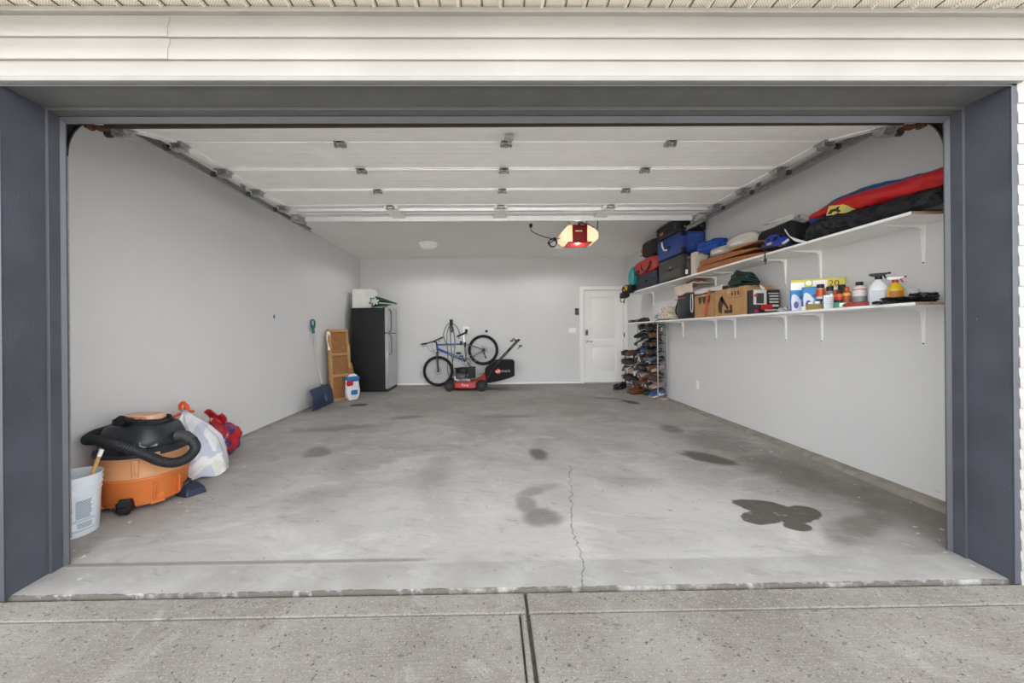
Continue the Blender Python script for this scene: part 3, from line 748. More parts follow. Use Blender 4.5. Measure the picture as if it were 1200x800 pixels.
# ================================================================== things by the left wall
# ---- paint bucket with a stir stick
def bucket():
    x, y = -2.645, 2.50
    t = thing('paint_bucket', 'white ribbed plastic bucket with a printed label standing just inside the door jamb', 'bucket', (x, y, fz(y)))
    mw = mat('bucket_white', 'e3e9ef', .4, var=.04)
    b = MB()
    b.lathe([(0, .004), (.126, 0), (.130, .006), (.140, .262), (.145, .264), (.145, .270), (.141, .272), (.142, .292), (.148, .294), (.148, .300), (.143, .302), (.144, .322), (.150, .324), (.150, .332), (.145, .334), (.1455, .355), (.152, .357), (.152, .367), (.143, .367), (.142, .34), (.128, .012), (0, .012)], n=56, caps=False)
    b.build('shell', mw, t)
    # printed label, wrapped on the shell
    def lab(name, a0, a1, z0, z1, m, off=.0012):
        b = MB(); n = 16
        rr = lambda z: .1300 + (.010)*(z-.006)/.256 + off
        b.grid(lambda u, v: (rr(z0+(z1-z0)*v)*math.cos(a0+(a1-a0)*u), rr(z0+(z1-z0)*v)*math.sin(a0+(a1-a0)*u), z0+(z1-z0)*v), n, 1)
        return b.build(name, m, t)
    ml = mat('label_white', 'dfe6ee', .5); mi_ = mat('label_ink', '5d6b80', .6); mk = mat('label_black', '15181d', .5)
    lab('paper_label', -2.4, .1, .03, .245, ml)
    b = MB()
    def strip(a0, a1, z0, z1, off=.0022):
        rr = lambda z: .1300 + (.010)*(z-.006)/.256 + off
        b.grid(lambda u, v: (rr(z0+(z1-z0)*v)*math.cos(a0+(a1-a0)*u), rr(z0+(z1-z0)*v)*math.sin(a0+(a1-a0)*u), z0+(z1-z0)*v), 10, 1)
    rnd = random.Random(4)
    for col, (a0, a1) in enumerate([(-2.3, -1.30), (-1.22, -.68), (-.6, .0)]):
        z = .205 if col < 2 else .222
        while z > (.115 if col else .15):
            strip(a0, a1 - rnd.random()*.1, z-.0035, z); z -= .0075
    z = .085
    while z > .05:
        strip(-.55, .0, z-.003, z); strip(-2.2, -1.5, z-.003, z); z -= .007
    for z in (.105, .097, .043, .037): strip(-2.4, .1, z-.0022, z)
    b.build('small_print', mi_, t)
    b = MB(); strip(-1.62, -1.28, .115, .185); b.build('warning_mark', mk, t)
    b = MB(); strip(-1.0, -.93, .06, .085); b.build('warning_mark', mk, t)
    # heading letters wrapped on the bucket
    for i, ch in enumerate('TARING'):
        a = -1.22 + i*.085; r_ = .1412
        M = T((r_*math.cos(a), r_*math.sin(a), .228)) @ R(a + math.pi/2, 'Z') @ R(math.pi/2, 'X')
        text('letter', ch, .016, mk, t, M, .0003)
    # stir stick leaning in it
    b = MB(); b.tube([(.035, -.02, .02), (.062, -.02, .30), (.075, -.02, .52)], .011, 8)
    b.mi(1); b.tube([(.075, -.02, .52), (.0775, -.02, .556)], .0115, 8); b.mi(1); b.tube([(.0555, -.02, .235), (.0585, -.02, .262)], .0116, 8)
    return t
bucket()
# wooden stick: goes up to the right in front of the drum
t = thing('wooden_stick', 'wooden stick with pale paint marks standing in the white bucket', 'stick', (-2.605, 2.50, fz(2.5)+.016))
b = MB(); b.tube([(-.05, 0, .0), (.128, .02, .47)], .0105, 10); b.build('shaft', M_wood, t)
b = MB(); b.tube([(.1235, .0195, .458), (.138, .021, .497)], .0118, 10); b.build('painted_tip', M_white, t, label='white paint on the stick')
b = MB(); b.tube([(.052, .011, .27), (.066, .013, .305)], .0112, 10); b.build('paint_mark', M_white, t, label='white paint mark')

# ---- shop vacuum
VX, VY = -2.615, 2.99
V = thing('shop_vacuum', 'big orange and black wet-dry shop vacuum with a thick hose wound round its lid', 'vacuum cleaner', (VX, VY, fz(VY)), rz=0); V.scale = (.92, .92, .95)
M_or = mat('vac_orange', 'cc7238', .45, var=.06); M_orl = mat('vac_orange_pale', 'c98f62', .5, var=.06)
M_vb = mat('vac_black', '24272e', .42, var=.1)
def sq(r, e=.92, n=48):     # slightly squared circle
    o = []
    for k in range(n):
        a = 2*math.pi*k/n; c, s_ = math.cos(a), math.sin(a)
        o.append((math.copysign(abs(c)**e, c)*r, math.copysign(abs(s_)**e, s_)*r))
    return o
def ring(r, z, e=.92, sx=1, sy=1, cx=0, cy=0): return [(x*sx+cx, y*sy+cy, z) for x, y in sq(r, e)]
b = MB(); b.loft([ring(.262, .035), ring(.272, .05), ring(.285, .205), ring(.294, .222), ring(.296, .236), ring(.290, .242)])
for a in (-2.05, -.55, .9, 2.4):                       # recessed pockets and feet swellings
    c, s_ = math.cos(a), math.sin(a)
    b.xf(R(a, 'Z')); b.loft([[(.2, -.055, .03), (.278, -.045, .03), (.278, .045, .03), (.2, .055, .03)], [(.2, -.05, .10), (.282, -.035, .10), (.282, .035, .10), (.2, .05, .10)]])
b.xf(); b.build('lower_drum', M_or, V, bevel=.006)
b = MB(); b.xf(R(-.35, 'Z')); 
for s_ in (-1, 1):
    b.loft([[(.262, s_*.09-.004, .07), (.292, s_*.09-.004, .07), (.292, s_*.09+.004, .07), (.262, s_*.09+.004, .07)], [(.27, s_*.085-.004, .20), (.3, s_*.085-.004, .20), (.3, s_*.085+.004, .20), (.27, s_*.085+.004, .20)]])
b.loft([[(.262, -.09, .062), (.294, -.09, .062), (.294, .09, .062), (.262, .09, .062)], [(.262, -.09, .07), (.294, -.09, .07), (.294, .09, .07), (.262, .09, .07)]])
b.xf(); b.build('drum_rib', M_or, V, bevel=.004)
b = MB(); b.xf(R(-2.35, 'Z')); b.loft([[(.255, -.12, .05), (.288, -.11, .05), (.288, .11, .05), (.255, .12, .05)], [(.262, -.12, .105), (.291, -.105, .105), (.291, .105, .105), (.262, .12, .105)]])
b.xf(); b.build('drum_rib', M_or, V, bevel=.004)
b = MB(); b.loft([ring(.289, .240), ring(.292, .248), ring(.283, .262), ring(.278, .375), ring(.284, .385), ring(.28, .40)])
b.build('upper_drum', M_orl, V, bevel=.004)
b = MB()
for a in (-1.02,):
    b.xf(R(a, 'Z')); b.box(.272, .300, -.022, .022, .25, .385); b.box(.29, .305, -.008, .008, .27, .37)
b.xf(R(-.62, 'Z')); b.box(.26, .302, -.03, .03, .33, .42)
b.xf(); b.build('latch_boss', M_orl, V, bevel=.01)
b = MB(); b.loft([ring(.286, .392), ring(.292, .40), ring(.292, .418), ring(.280, .43), ring(.262, .445)]); b.build('lid_rim', M_vb, V, bevel=.005)
b = MB()
b.loft([ring(.262, .44), ring(.262, .49, .8, 1, .95), ring(.255, .515, .7, 1, .9), ring(.225, .585, .65, 1, .86), ring(.20, .612, .65, 1, .85)])
for k in range(6): b.box(-.14+k*.05, -.115+k*.05, -.245, -.20, .46, .50)
b.build('motor_head', M_vb, V, bevel=.012)
b = MB()
for a, w_ in ((-.75, .055), (-2.2, .07)):
    b = MB(); b.xf(R(a, 'Z') @ T((.256, 0, .475)) @ R(-.25, 'Y')); b.box(-.004, .012, -w_, w_, -.02, .03)
    b.xf(); b.build('side_latch', M_grey, V, bevel=.006, label='grey latch on the lid')
b = MB(); b.xf(T((.0, -.235, .47))); b.cyl((0, .06, 0), (0, -.03, 0), .045, n=24); b.cyl((0, -.02, 0), (0, -.036, 0), .052, n=24); b.xf(); b.build('inlet_port', M_vb, V, bevel=.004)
# handle plate on top with printed letters
b = MB(); b.loft([ring(.15, .61, .6, 1.0, .62), ring(.152, .655, .6, 1.0, .62), ring(.14, .675, .6, 1.0, .6)]); b.build('top_cap', mat('vac_cap', 'd3a98a', .5), V, bevel=.006)
M_lt = mat('cap_letters', 'd9431f', .5)
text('lettering', 'RIDGID', .052, M_lt, V, T((0.0, -.0975, .650)) @ R(math.pi/2*.86, 'X') @ Matrix.Diagonal((1.25, .8, 1, 1)), .001)
b = MB(); rnd = random.Random(3)
for k in range(7):
    rr = .15 + rnd.random()*.03; zz = .60 + k*.007
    pts = [((rr+.05*rnd.random()*.4)*1.15*math.cos(a), rr*.85*math.sin(a), zz + .006*math.sin(3*a+k)) for a in [i*2*math.pi/20 for i in range(20)]]
    b.tube(smooth_path(pts, 2, True), .0075, 6, closed=True)
b.build('power_cord', M_blackr, V, label='black cord wrapped round the lid')
b = MB(); b.cyl((-.0, -.12, .635), (0, -.20, .66), .036, .034, n=22); b.cyl((0, -.17, .65), (0, -.205, .662), .040, n=22); b.build('wand_end', M_black, V)
# hose with ribs
hp = [(-.25, -.02, .56), (-.29, -.10, .54), (-.23, -.22, .53), (-.12, -.27, .54), (.0, -.31, .53), (.15, -.31, .49), (.26, -.28, .43), (.34, -.24, .37), (.41, -.19, .345), (.45, -.12, .36), (.455, -.05, .41), (.39, .01, .45), (.33, .02, .49), (.26, .0, .50)]
P = smooth_path(hp, 26)
b = MB(); b.tube(P, .034, 14, rs=[.036 + .0022*math.cos(i*math.pi/1.5) for i in range(len(P))])
b.build('hose', mat('hose_black', '1e2126', .5), V)
b = MB(); b.tube([hp[-3], hp[-2], hp[-1]], .042, 16); b.build('hose_cuff', M_dkgrey, V)
b = MB(); b.tube([(-.25, -.02, .56), (-.20, .03, .57)], .041, 16); b.build('hose_cuff', M_dkgrey, V)
def caster(a, r_=.30, parent=V):
    b = MB(); b.xf(R(a, 'Z') @ T((r_, 0, 0)))
    b.loft([[(-.05, -.055, .03), (.03, -.042, .03), (.03, .042, .03), (-.05, .055, .03)], [(-.05, -.05, .10), (.012, -.03, .115), (.012, .03, .115), (-.05, .05, .10)]])
    b.box(-.03, .045, -.03, .03, .02, .06)
    b.cyl((.0, -.028, .027), (0, .028, .027), .027, n=18)
    for k in (-1, 1): b.box(-.02, .05, k*.034-.004, k*.034+.004, .035, .095)
    b.xf(); return b.build('caster', M_black, parent, bevel=.005)
for a in (-1.22, .35, 1.9, -2.75): caster(a)
t = thing('floor_nozzle', 'dark blue plastic vacuum floor nozzle lying between the vacuum and the white bag', 'vacuum nozzle', (-2.36, 3.10, fz(3.0)), rz=-.5)
b = MB(); b.loft([[(-.02, -.09, .0), (.11, -.07, .0), (.11, .07, .0), (-.02, .09, .0)], [(-.02, -.085, .05), (.10, -.06, .045), (.10, .06, .045), (-.02, .085, .05)], [(0, -.05, .09), (.05, -.03, .085), (.05, .03, .085), (0, .05, .09)]])
b.build('head', mat('nozzle_blue', '252d42', .5), t, bevel=.008)
b = MB(); b.cyl((.02, 0, .07), (-.08, 0, .11), .022, .02, n=16); b.build('neck', mat('nozzle_blue', '252d42'), t)

# ---- white knotted bag and red bag
def cloth_mat(name, cols, rough=.6, scale=5, bump=.5, tr=0.0):
    s = NT(name)
    n = s.noise(scale, 3, dist=.8); c = rgb(cols[0]); f = c
    for i, cc in enumerate(cols[1:]):
        th = .46 + i*.08
        f = s.mix(s.ramp(s.noise(scale*(1+.37*i), 2, dist=1.0), th, th+.035), f, rgb(cc))
    s.put(s.b.inputs['Base Color'], f); s.b.inputs['Roughness'].default_value = rough
    s.put(s.b.inputs['Normal'], s.bump(s.noise(18, 3, dist=1.5), bump, .012))
    return s.m
WB = thing('trash_bag', 'full white plastic trash bag with an orange drawstring behind the shop vacuum', 'trash bag', (-2.655, 3.52, fz(3.5))); WB.scale = (.95, .9, 1.0)
b = MB()
def bagring(k, z, sx, sy, cx, cy, seed):
    return [(cx + sx*math.cos(a)*(1+.07*math.sin(11*a+seed)*k + .05*math.sin(5*a+seed*2)), cy + sy*math.sin(a)*(1+.07*math.cos(9*a+seed)*k), z + .012*math.sin(7*a+seed)) for a in [2*math.pi*i/64 for i in range(64)]]
b.loft([bagring(.1, .0, .20, .20, .05, .0, 1), bagring(.2, .012, .25, .25, .05, .0, 1), bagring(.3, .08, .25, .26, .04, .0, 1.2), bagring(.4, .20, .23, .24, .04, .0, 1.5), bagring(.5, .31, .20, .21, .03, .0, 1.9), bagring(.8, .37, .16, .17, .01, .0, 2.2), bagring(1.3, .42, .13, .13, -.01, .0, 2.4), bagring(1.8, .49, .06, .06, -.05, 0, 2.6), bagring(2, .53, .03, .03, -.06, 0, 2.7), bagring(2, .56, .05, .045, -.055, 0, 2.9)])
b.build('sack', cloth_mat('bag_white', ['d9dade', 'bfc5d2', 'e6e6e8', 'dadbce'], .45, 3.2, .6), WB)
b = MB()
b.tube(smooth_path([(-.19, -.06, .46), (-.11, -.05, .52), (-.06, -.02, .545), (-.05, 0, .61), (-.02, .0, .56), (.02, .0, .545)], 5), .012, 8)
b.tube(smooth_path([(-.08, -.01, .53), (-.10, -.01, .60), (-.06, -.01, .625), (-.03, -.01, .55)], 5), .015, 8)
b.build('drawstring', mat('drawstring_orange', 'd4501c', .5), WB, label='orange drawstring')
RB = thing('gift_bag', 'crumpled red printed bag between the white trash bag and the wall', 'bag', (-2.76, 4.0, fz(4.0))); RB.scale = (.88, .95, 1.05)
b = MB(); b.lump((.03, 0, .155), (.36, .34, .31), e=.75, amp=.25, fr=1.8, seed=4, n=44, ridge=.05)
b.build('sack', cloth_mat('bag_red', ['b01d24', 'b01d24', '4a2a68', 'c9a0b4', 'a31b22'], .35, 7, .7), RB)
b = MB(); b.grid(lambda u, v: (-.14+.2*u, -.03+.10*math.sin(3*v), .25+.17*v + .03*math.sin(6*u)), 8, 6); b.grid(lambda u, v: (-.16+.1*u, -.06-.02*v, .20+.10*v+.02*math.sin(5*u)), 6, 4)
b.build('flap', mat('bag_red_plain', 'b3202a', .35, bump=.4), RB, solid=.008)
text('lettering', 'JOY', .05, mat('letter_white', 'f0eeee', .5), RB, T((-.06, -.045, .36)) @ R(.3, 'Y') @ R(math.pi/2, 'X'), .001)

# ---- snow shovel leaning on the wall
SH = thing('snow_shovel', 'snow shovel with a dark blue ribbed scoop and teal grip leaning on the wall', 'snow shovel', (-2.77, 6.45, fz(6.5)))
def scoop(u, v):     # u along wall (Y), v upward
    y = -.40 + .80*u; x = .04 + .10*math.sin(v*2.0)*(.6+.4*math.sin(math.pi*u)) - .11*v
    return (x + .012*math.sin(u*44)*(1-abs(2*u-1)**6)*.55, y*(1-.06*v), .0 + .33*v + .02*math.sin(math.pi*u)*v)
M_shv = mat('scoop_navy', '263851', .42)
b = MB(); b.grid(scoop, 90, 12); b.build('scoop', M_shv, SH, solid=.008)
b = MB(); b.tube([scoop(0, 0), scoop(.5, 0), scoop(1, 0)], .008, 6); b.build('wear_strip', M_grey, SH)
b = MB(); b.loft([[(.09, -.05, .1), (.12, -.03, .1), (.12, .03, .1), (.09, .05, .1)], [(-.01, -.03, .38), (.03, -.02, .38), (.03, .02, .38), (-.01, .03, .38)]]); b.build('socket', M_shv, SH, bevel=.01)
b = MB(); b.tube([(.03, 0, .30), (-.07, -.01, .85), (-.12, 0, 1.27)], .017, 12); b.build('shaft', mat('shaft_grey', 'b9b6b0', .5), SH)
b = MB(); b.tube([(-.115, 0, 1.2), (-.122, 0, 1.30)], .022, 12)
b.tube(smooth_path([(-.12, 0, 1.27), (-.122, -.055, 1.32), (-.125, -.06, 1.40), (-.125, 0, 1.425), (-.125, .06, 1.40), (-.122, .055, 1.32), (-.12, 0, 1.27)], 5), .014, 8)
b.loft([[(-.128, -.05, 1.3), (-.118, -.05, 1.3), (-.118, .05, 1.3), (-.128, .05, 1.3)], [(-.128, -.055, 1.34), (-.118, -.055, 1.34), (-.118, .055, 1.34), (-.128, .055, 1.34)]])
b.build('grip', mat('grip_teal', '1f6670', .45), SH, bevel=.003)

# ---- flattened cardboard leaning on the wall: open tray seen from inside
CB = thing('cardboard_tray', 'tall shallow cardboard packaging tray leaning on the wall beside the snow shovel', 'cardboard', (-2.68, 7.06, fz(7)))
CB.rotation_euler = (0, -.06, -.55)
b = MB()
b.box(-.012, .0, -.22, .22, 0, 1.27)
b.mi(1)
for y0, y1 in ((-.22, -.165), (.165, .22)):
    b.mi(0); b.box(.0, .035, y0, y1, 0, 1.27 if y0 < 0 else 1.0)
for z0 in (.0, .42, .80, 1.22): b.mi(0); b.box(.0, .03, -.2, .2, z0, z0+.045)
b.mi(1)
for z0, z1 in ((.045, .42), (.465, .80), (.845, 1.22)): b.box(.0, .004, -.165, .165, z0, z1)
b.build('tray', [M_card, M_carddk], CB, bevel=.004)
b = MB(); b.grid(lambda u, v: (.04+.03*math.sin(4*v), .16+.10*u, .05+.60*v+.02*math.sin(9*u)), 4, 10); b.build('torn_flap', M_carddk, CB, solid=.006)
b = MB(); b.grid(lambda u, v: (.02+.02*math.sin(7*v+2*u), -.24+.05*u, .90+.33*v), 3, 8); b.build('paper_strip', M_white, CB, solid=.004, label='torn white paper strip')
t = thing('grey_board', 'small grey board standing between the cardboard tray and the fridge', 'board', (-2.72, 7.36, fz(7.4)), rz=-.5, ry=-.06)
b = MB(); b.box(0, .018, -.13, .13, 0, .76); b.build('panel', mat('board_grey', '9c9fa2', .7), t, bevel=.003)
b = MB(); b.box(.018, .05, -.135, -.09, 0, .5); b.build('edge_strip', M_card, t, bevel=.003)
SB = thing('salt_bag', 'small white bag with blue and red print slumped against the cardboard by the fridge', 'bag', (-2.50, 7.13, fz(7.1)), rz=-.6, ry=-.04)
b = MB(); b.lump((0, 0, .225), (.13, .27, .46), e=.6, amp=.12, fr=2, seed=8, n=30); b.build('sack', mat('salt_white', 'e2e4e8', .45, bump=.5, bscale=25), SB)
b = MB(); b.lump((.005, -.005, .37), (.135, .262, .10), e=.35, amp=.05, seed=3, n=24, flat=False); b.build('blue_print', mat('print_blue', '2a6fb0', .45), SB)
b = MB(); b.lump((.005, .0, .13), (.14, .15, .09), e=.3, amp=.04, seed=3, n=20, flat=False); b.build('blue_print', mat('print_blue', '2a6fb0', .45), SB)
b = MB(); b.lump((.012, -.075, .30), (.13, .12, .10), e=.35, amp=.05, seed=5, n=20, flat=False); b.build('red_print', mat('print_red', 'c2202a', .45), SB)

# ---- fridge
FX0, FX1, FY0, FY1 = -2.79, -2.13, 7.93, 8.70
F = thing('refrigerator', 'tall refrigerator with black sides and stainless doors in the back corner', 'refrigerator', ((FX0+FX1)/2, (FY0+FY1)/2, fz(8.3)))
hx, hy = (FX1-FX0)/2, (FY1-FY0)/2
M_fb = mat('fridge_black', '0c0d0f', .42, var=.3, scale=3, bump=.25, bscale=160)
M_ss = mat('stainless', 'b6b7b8', .32, .6, var=.05)
b = MB(); b.box(-hx, hx-.005, -hy, hy, .03, 1.69); b.build('cabinet', M_fb, F, bevel=.006)
for nm, z0, z1 in (('fridge_door', .055, 1.17), ('freezer_door', 1.185, 1.70)):
    b = MB(); b.box(hx+.002, hx+.07, -hy, hy, z0, z1); b.build(nm, M_ss, F, bevel=.012, label='stainless door')
    b = MB()
    if z0 < 1: p = [(hx+.07, -hy+.06, .74), (hx+.12, -hy+.065, .78), (hx+.125, -hy+.06, .95), (hx+.12, -hy+.06, 1.13), (hx+.07, -hy+.06, 1.15)]
    else: p = [(hx+.07, -hy+.06, 1.21), (hx+.12, -hy+.06, 1.23), (hx+.125, -hy+.06, 1.45), (hx+.12, -hy+.065, 1.62), (hx+.07, -hy+.06, 1.66)]
    b.tube(smooth_path(p, 5), .014, 10); b.build('handle', mat('handle_grey', '77797b', .35, .5), F)
b = MB(); b.box(hx+.002, hx+.05, -hy+.02, hy-.02, 1.168, 1.188); b.build('gasket', M_black, F)
b = MB(); b.box(-hx+.02, hx+.06, -hy+.01, hy-.01, .0, .055); b.build('base_grille', M_black, F)
b = MB(); b.lump((hx+.076, -.16, 1.62), (.012, .10, .08), e=.8, flat=False); b.build('magnet', M_black, F)
b = MB(); b.cyl((hx+.03, -hy+.05, 1.70), (hx+.03, -hy+.05, 1.725), .02, n=14); b.box(hx-.04, hx+.05, -hy+.02, -hy+.08, 1.69, 1.708); b.build('hinge', M_dkgrey, F)
ZT = fz(8.3) + 1.692
t = thing('white_carton', 'plain white box standing on top of the refrigerator', 'box', (-2.60, 8.22, ZT))
b = MB(); b.box(-.19, .19, -.22, .22, 0, .38); b.mi(1); b.box(-.191, .191, -.2215, -.220, .18, .19); b.build('carton', [mat('carton_white', 'e8e7e5', .6), M_shelf], t, bevel=.004)
b = MB(); b.box(-.19, .19, -.22, 0.0, .38, .384); b.box(-.19, .19, .002, .22, .38, .384); b.build('lid_flap', mat('carton_white', 'e8e7e5'), t)
t = thing('striped_umbrella', 'folded green and white umbrella lying on the refrigerator beside the white box', 'umbrella', (-2.25, 8.06, ZT+.012), rz=.12)
M_dg = mat('umbrella_green', '1f4a30', .7)
b = MB()
def fold(z, r_, k): return [((r_*(1+.28*(math.sin(6*a)))*math.cos(a)), z, (r_*.7*(1+.28*math.sin(6*a)))*math.sin(a)) for a in [2*math.pi*i/48 for i in range(48)]]
b.xf(T((.0, 0, .11)) @ R(-.55, 'Z'))
b.loft([fold(-.16, .12, 0), fold(-.10, .115, 0), fold(.1, .09, 0), fold(.35, .05, 0), fold(.48, .02, 0)])
b.mi(1); b.xf(T((0, 0, .11)) @ R(-.55, 'Z')); b.loft([fold(-.175, .05, 0), fold(-.165, .085, 0), fold(-.162, .09, 0)])
b.mi(1)
for k in range(3): b.xf(T((0, 0, .11)) @ R(-.55, 'Z') @ R(k*2.1, 'Y')); b.loft([[(-.03, -.14, .085), (.03, -.14, .085), (.03, -.14, .105), (-.03, -.14, .105)], [(-.012, .4, .035), (.012, .4, .035), (.012, .4, .05), (-.012, .4, .05)]])
b.xf(); b.build('canopy', [M_dg, mat('umbrella_white', 'e6e8e4', .7)], t)
b = MB(); b.xf(T((0, 0, .11)) @ R(-.55, 'Z')); b.tube([(0, -.17, 0), (0, .55, 0)], .01, 8); b.xf(); b.build('pole', M_dkgrey, t)
# ================================================================== back wall: bicycle, mower, cord hook
BK = thing('bicycle', 'blue and grey mountain bike with its rear wheel raised above the red lawn mower', 'bicycle', (-.65, 8.62, .04))
def bp(x, z, y=0.0): return (x + .65, y, z - .04)
M_bblue = mat('frame_blue', '1f4f9c', .35, .2); M_bgrey = mat('frame_grey', '6f7985', .35, .5); M_tyre = mat('tyre', '1a1a1a', .85, bump=.5, bscale=120)
fh, rh, bb_, st_, ht, hb = (-1.15, .372), (-.159, .826), (-.532, .576), (-.567, .99), (-1.175, .97), (-1.160, .84)
def wheel(cx, cz, tilt, name):
    w_ = bpy.data.objects.new(name, None); COL.objects.link(w_); w_.parent = BK; w_.location = bp(cx, cz); w_.rotation_euler = (0, 0, tilt)
    r_ = .333
    c = lambda r, n=64, y=0: [(r*math.cos(2*math.pi*k/n), y, r*math.sin(2*math.pi*k/n)) for k in range(n)]
    b = MB(); b.tube(c(r_-.025), .026, 10, closed=True); b.build('tire', M_tyre, w_)
    b = MB(); b.tube(c(r_-.055), .011, 8, closed=True); b.build('rim', M_dkgrey, w_)
    b = MB()
    for k in range(32):
        a = 2*math.pi*k/32 + (.08 if k % 2 else -.08); a2 = 2*math.pi*k/32 + (.9 if k % 4 < 2 else -.9)
        b.tube([(.022*math.cos(a2), .02*(1 if k % 2 else -1), .022*math.sin(a2)), ((r_-.06)*math.cos(a), 0, (r_-.06)*math.sin(a))], .0013, 4)
    o = b.build('spoke', M_galv, w_); o['kind'] = 'stuff'
    b = MB(); b.cyl((0, -.045, 0), (0, .045, 0), .02, n=16); b.cyl((0, -.055, 0), (0, .055, 0), .007, n=8); b.build('hub', M_dkgrey, w_)
    b = MB(); b.tube(c(.075, 32, -.045), .005, 5, closed=True)
    for k in range(5): b.tube([(.02*math.cos(k*1.256), -.045, .02*math.sin(k*1.256)), (.075*math.cos(k*1.256+.4), -.045, .075*math.sin(k*1.256+.4))], .004, 5)
    b.build('brake_disc', M_galv, w_)
    return w_
wheel(fh[0], fh[1], 0, 'front_wheel'); rw = wheel(rh[0], rh[1], 0, 'rear_wheel')
b = MB(); b.lathe([(.045, -.02), (.045, -.016), (.038, -.012), (.032, -.006), (.026, 0), (.02, .004)], c=(0, -.05, 0), axis=Matrix.Rotation(math.pi/2, 3, 'X'), n=24); b.build('cassette', M_dkgrey, rw)
b = MB(); b.tube([bp(ht[0]+.01, ht[1]-.02), bp(st_[0]-.03, st_[1]-.03)], .017, 12); b.tube([bp(hb[0]+.0, hb[1]+.02), bp(bb_[0], bb_[1]+.01)], .026, 12)
b.tube([bp(*ht), bp(*hb)], .021, 12)
b.build('front_triangle', M_bblue, BK)
b = MB(); b.tube([bp(-.93, .755, -.001), bp(-.70, .658, -.001)], .0265, 12); b.tube([bp(-.83, .95, -.001), bp(-.72, .957, -.001)], .0174, 12); b.build('frame_decal', M_bgrey, BK)
b = MB(); b.tube([bp(*bb_), bp(*st_)], .018, 12)
for y in (-.045, .045):
    b.tube([bp(*bb_, y*.5), bp(-.36, .70, y), bp(*rh, y)], .010, 8); b.tube([bp(st_[0], st_[1]-.03, y*.3), bp(-.35, .905, y), bp(*rh, y)], .008, 8)
b.build('rear_frame', M_bgrey, BK)
b = MB(); b.tube([bp(st_[0], st_[1]-.03), bp(-.585, 1.16)], .0135, 10); b.build('seat_post', M_chrome, BK)
b = MB()
S0 = [(-.735, 1.125), (-.68, 1.155), (-.60, 1.185), (-.53, 1.225), (-.50, 1.245)]
b.loft([[bp(x, z+.022*math.cos(a) - .006, w_*math.sin(a)) for a in [2*math.pi*k/16 for k in range(16)]] for (x, z), w_ in zip(S0, (.02, .03, .045, .075, .06))])
b.build('saddle', M_black, BK)
for k, y in enumerate((-.055, .055)):
    b = MB(); b.tube([bp(fh[0], fh[1], y), bp(-1.163, .58, y), bp(hb[0]-.005, hb[1]-.06, y)], .014, 10, rs=[.012, .016, .016]); b.build('fork_leg', mat('fork_grey', '4a5058', .35, .4), BK)
b = MB(); b.box(*[v for v in (hb[0]+.65-.03, hb[0]+.65+.02, -.075, .075, hb[1]-.04-.085, hb[1]-.04-.045)]); b.tube([bp(hb[0], hb[1]-.05), bp(*hb)], .018, 10); b.build('fork_crown', M_dkgrey, BK, bevel=.01)
b = MB(); b.tube([bp(*ht), bp(-1.185, 1.005), bp(-1.235, 1.02)], .017, 10); b.build('stem', M_black, BK)
# handlebar turned sideways so that both grips show
b = MB(); b.tube(smooth_path([bp(-1.49, .965, -.16), bp(-1.38, .985, -.12), bp(-1.26, 1.02, -.05), bp(-1.19, 1.05, 0), bp(-1.07, 1.105, .12)], 5), .013, 10); b.build('handlebar', M_black, BK)
b = MB(); b.tube([bp(-1.49, .965, -.16), bp(-1.395, .982, -.125)], .017, 10); b.build('grip', M_blackr, BK)
b = MB(); b.tube([bp(-1.14, 1.073, .05), bp(-1.06, 1.11, .13)], .017, 10); b.build('grip', M_blackr, BK)
for p_ in ([(-1.38, .98, -.12), (-1.42, .93, -.15), (-1.47, .92, -.18)], [(-1.16, 1.06, .03), (-1.13, 1.03, .0), (-1.09, 1.04, .02)]):
    b = MB(); b.tube([bp(*q) for q in p_], .007, 6); b.cb(bp(*p_[0]), (.035, .03, .03)); b.build('brake_lever', M_dkgrey, BK)
b = MB(); b.tube(smooth_path([bp(-1.38, .98, -.12), bp(-1.33, .86, -.14), bp(-1.24, .80, -.09), bp(-1.17, .87, -.03)], 6), .0035, 5); b.tube(smooth_path([bp(-1.2, 1.04, 0), bp(-1.28, .93, -.08), bp(-1.19, .70, -.06), bp(-1.16, .44, -.06)], 6), .0035, 5)
b.build('brake_cable', M_black, BK)
b = MB(); b.tube([(bp(*bb_)[0]+.085*math.cos(a), -.055, bp(*bb_)[2]+.085*math.sin(a)) for a in [2*math.pi*k/36 for k in range(36)]], .010, 5, closed=True)
for k in range(4): b.tube([bp(*bb_, -.055), (bp(*bb_)[0]+.085*math.cos(k*1.57+.5), -.055, bp(*bb_)[2]+.085*math.sin(k*1.57+.5))], .008, 6)
b.cyl(bp(*bb_, -.07), bp(*bb_, .07), .02, n=14); b.build('chainring', mat('ring_steel', '9fa1a3', .35, .8), BK)
for s_, y in ((1, -.08), (-1, .08)):
    b = MB(); b.tube([bp(*bb_, y), bp(bb_[0]-s_*.10, bb_[1]+s_*.13, y)], .011, 8); b.build('crank_arm', M_dkgrey, BK)
    b = MB(); b.cb(bp(bb_[0]-s_*.10, bb_[1]+s_*.13, y+(-.05 if y < 0 else .05)), (.09, .09, .018)); b.build('pedal', M_black, BK, bevel=.004)
b = MB(); b.tube([bp(bb_[0], bb_[1]+.085, -.055), bp(rh[0], rh[1]+.04, -.055)], .004, 5); b.tube([bp(bb_[0]+.02, bb_[1]-.083, -.055), bp(-.13, .70, -.055), bp(-.17, .79, -.055)], .004, 5); b.build('chain', M_galvd, BK)
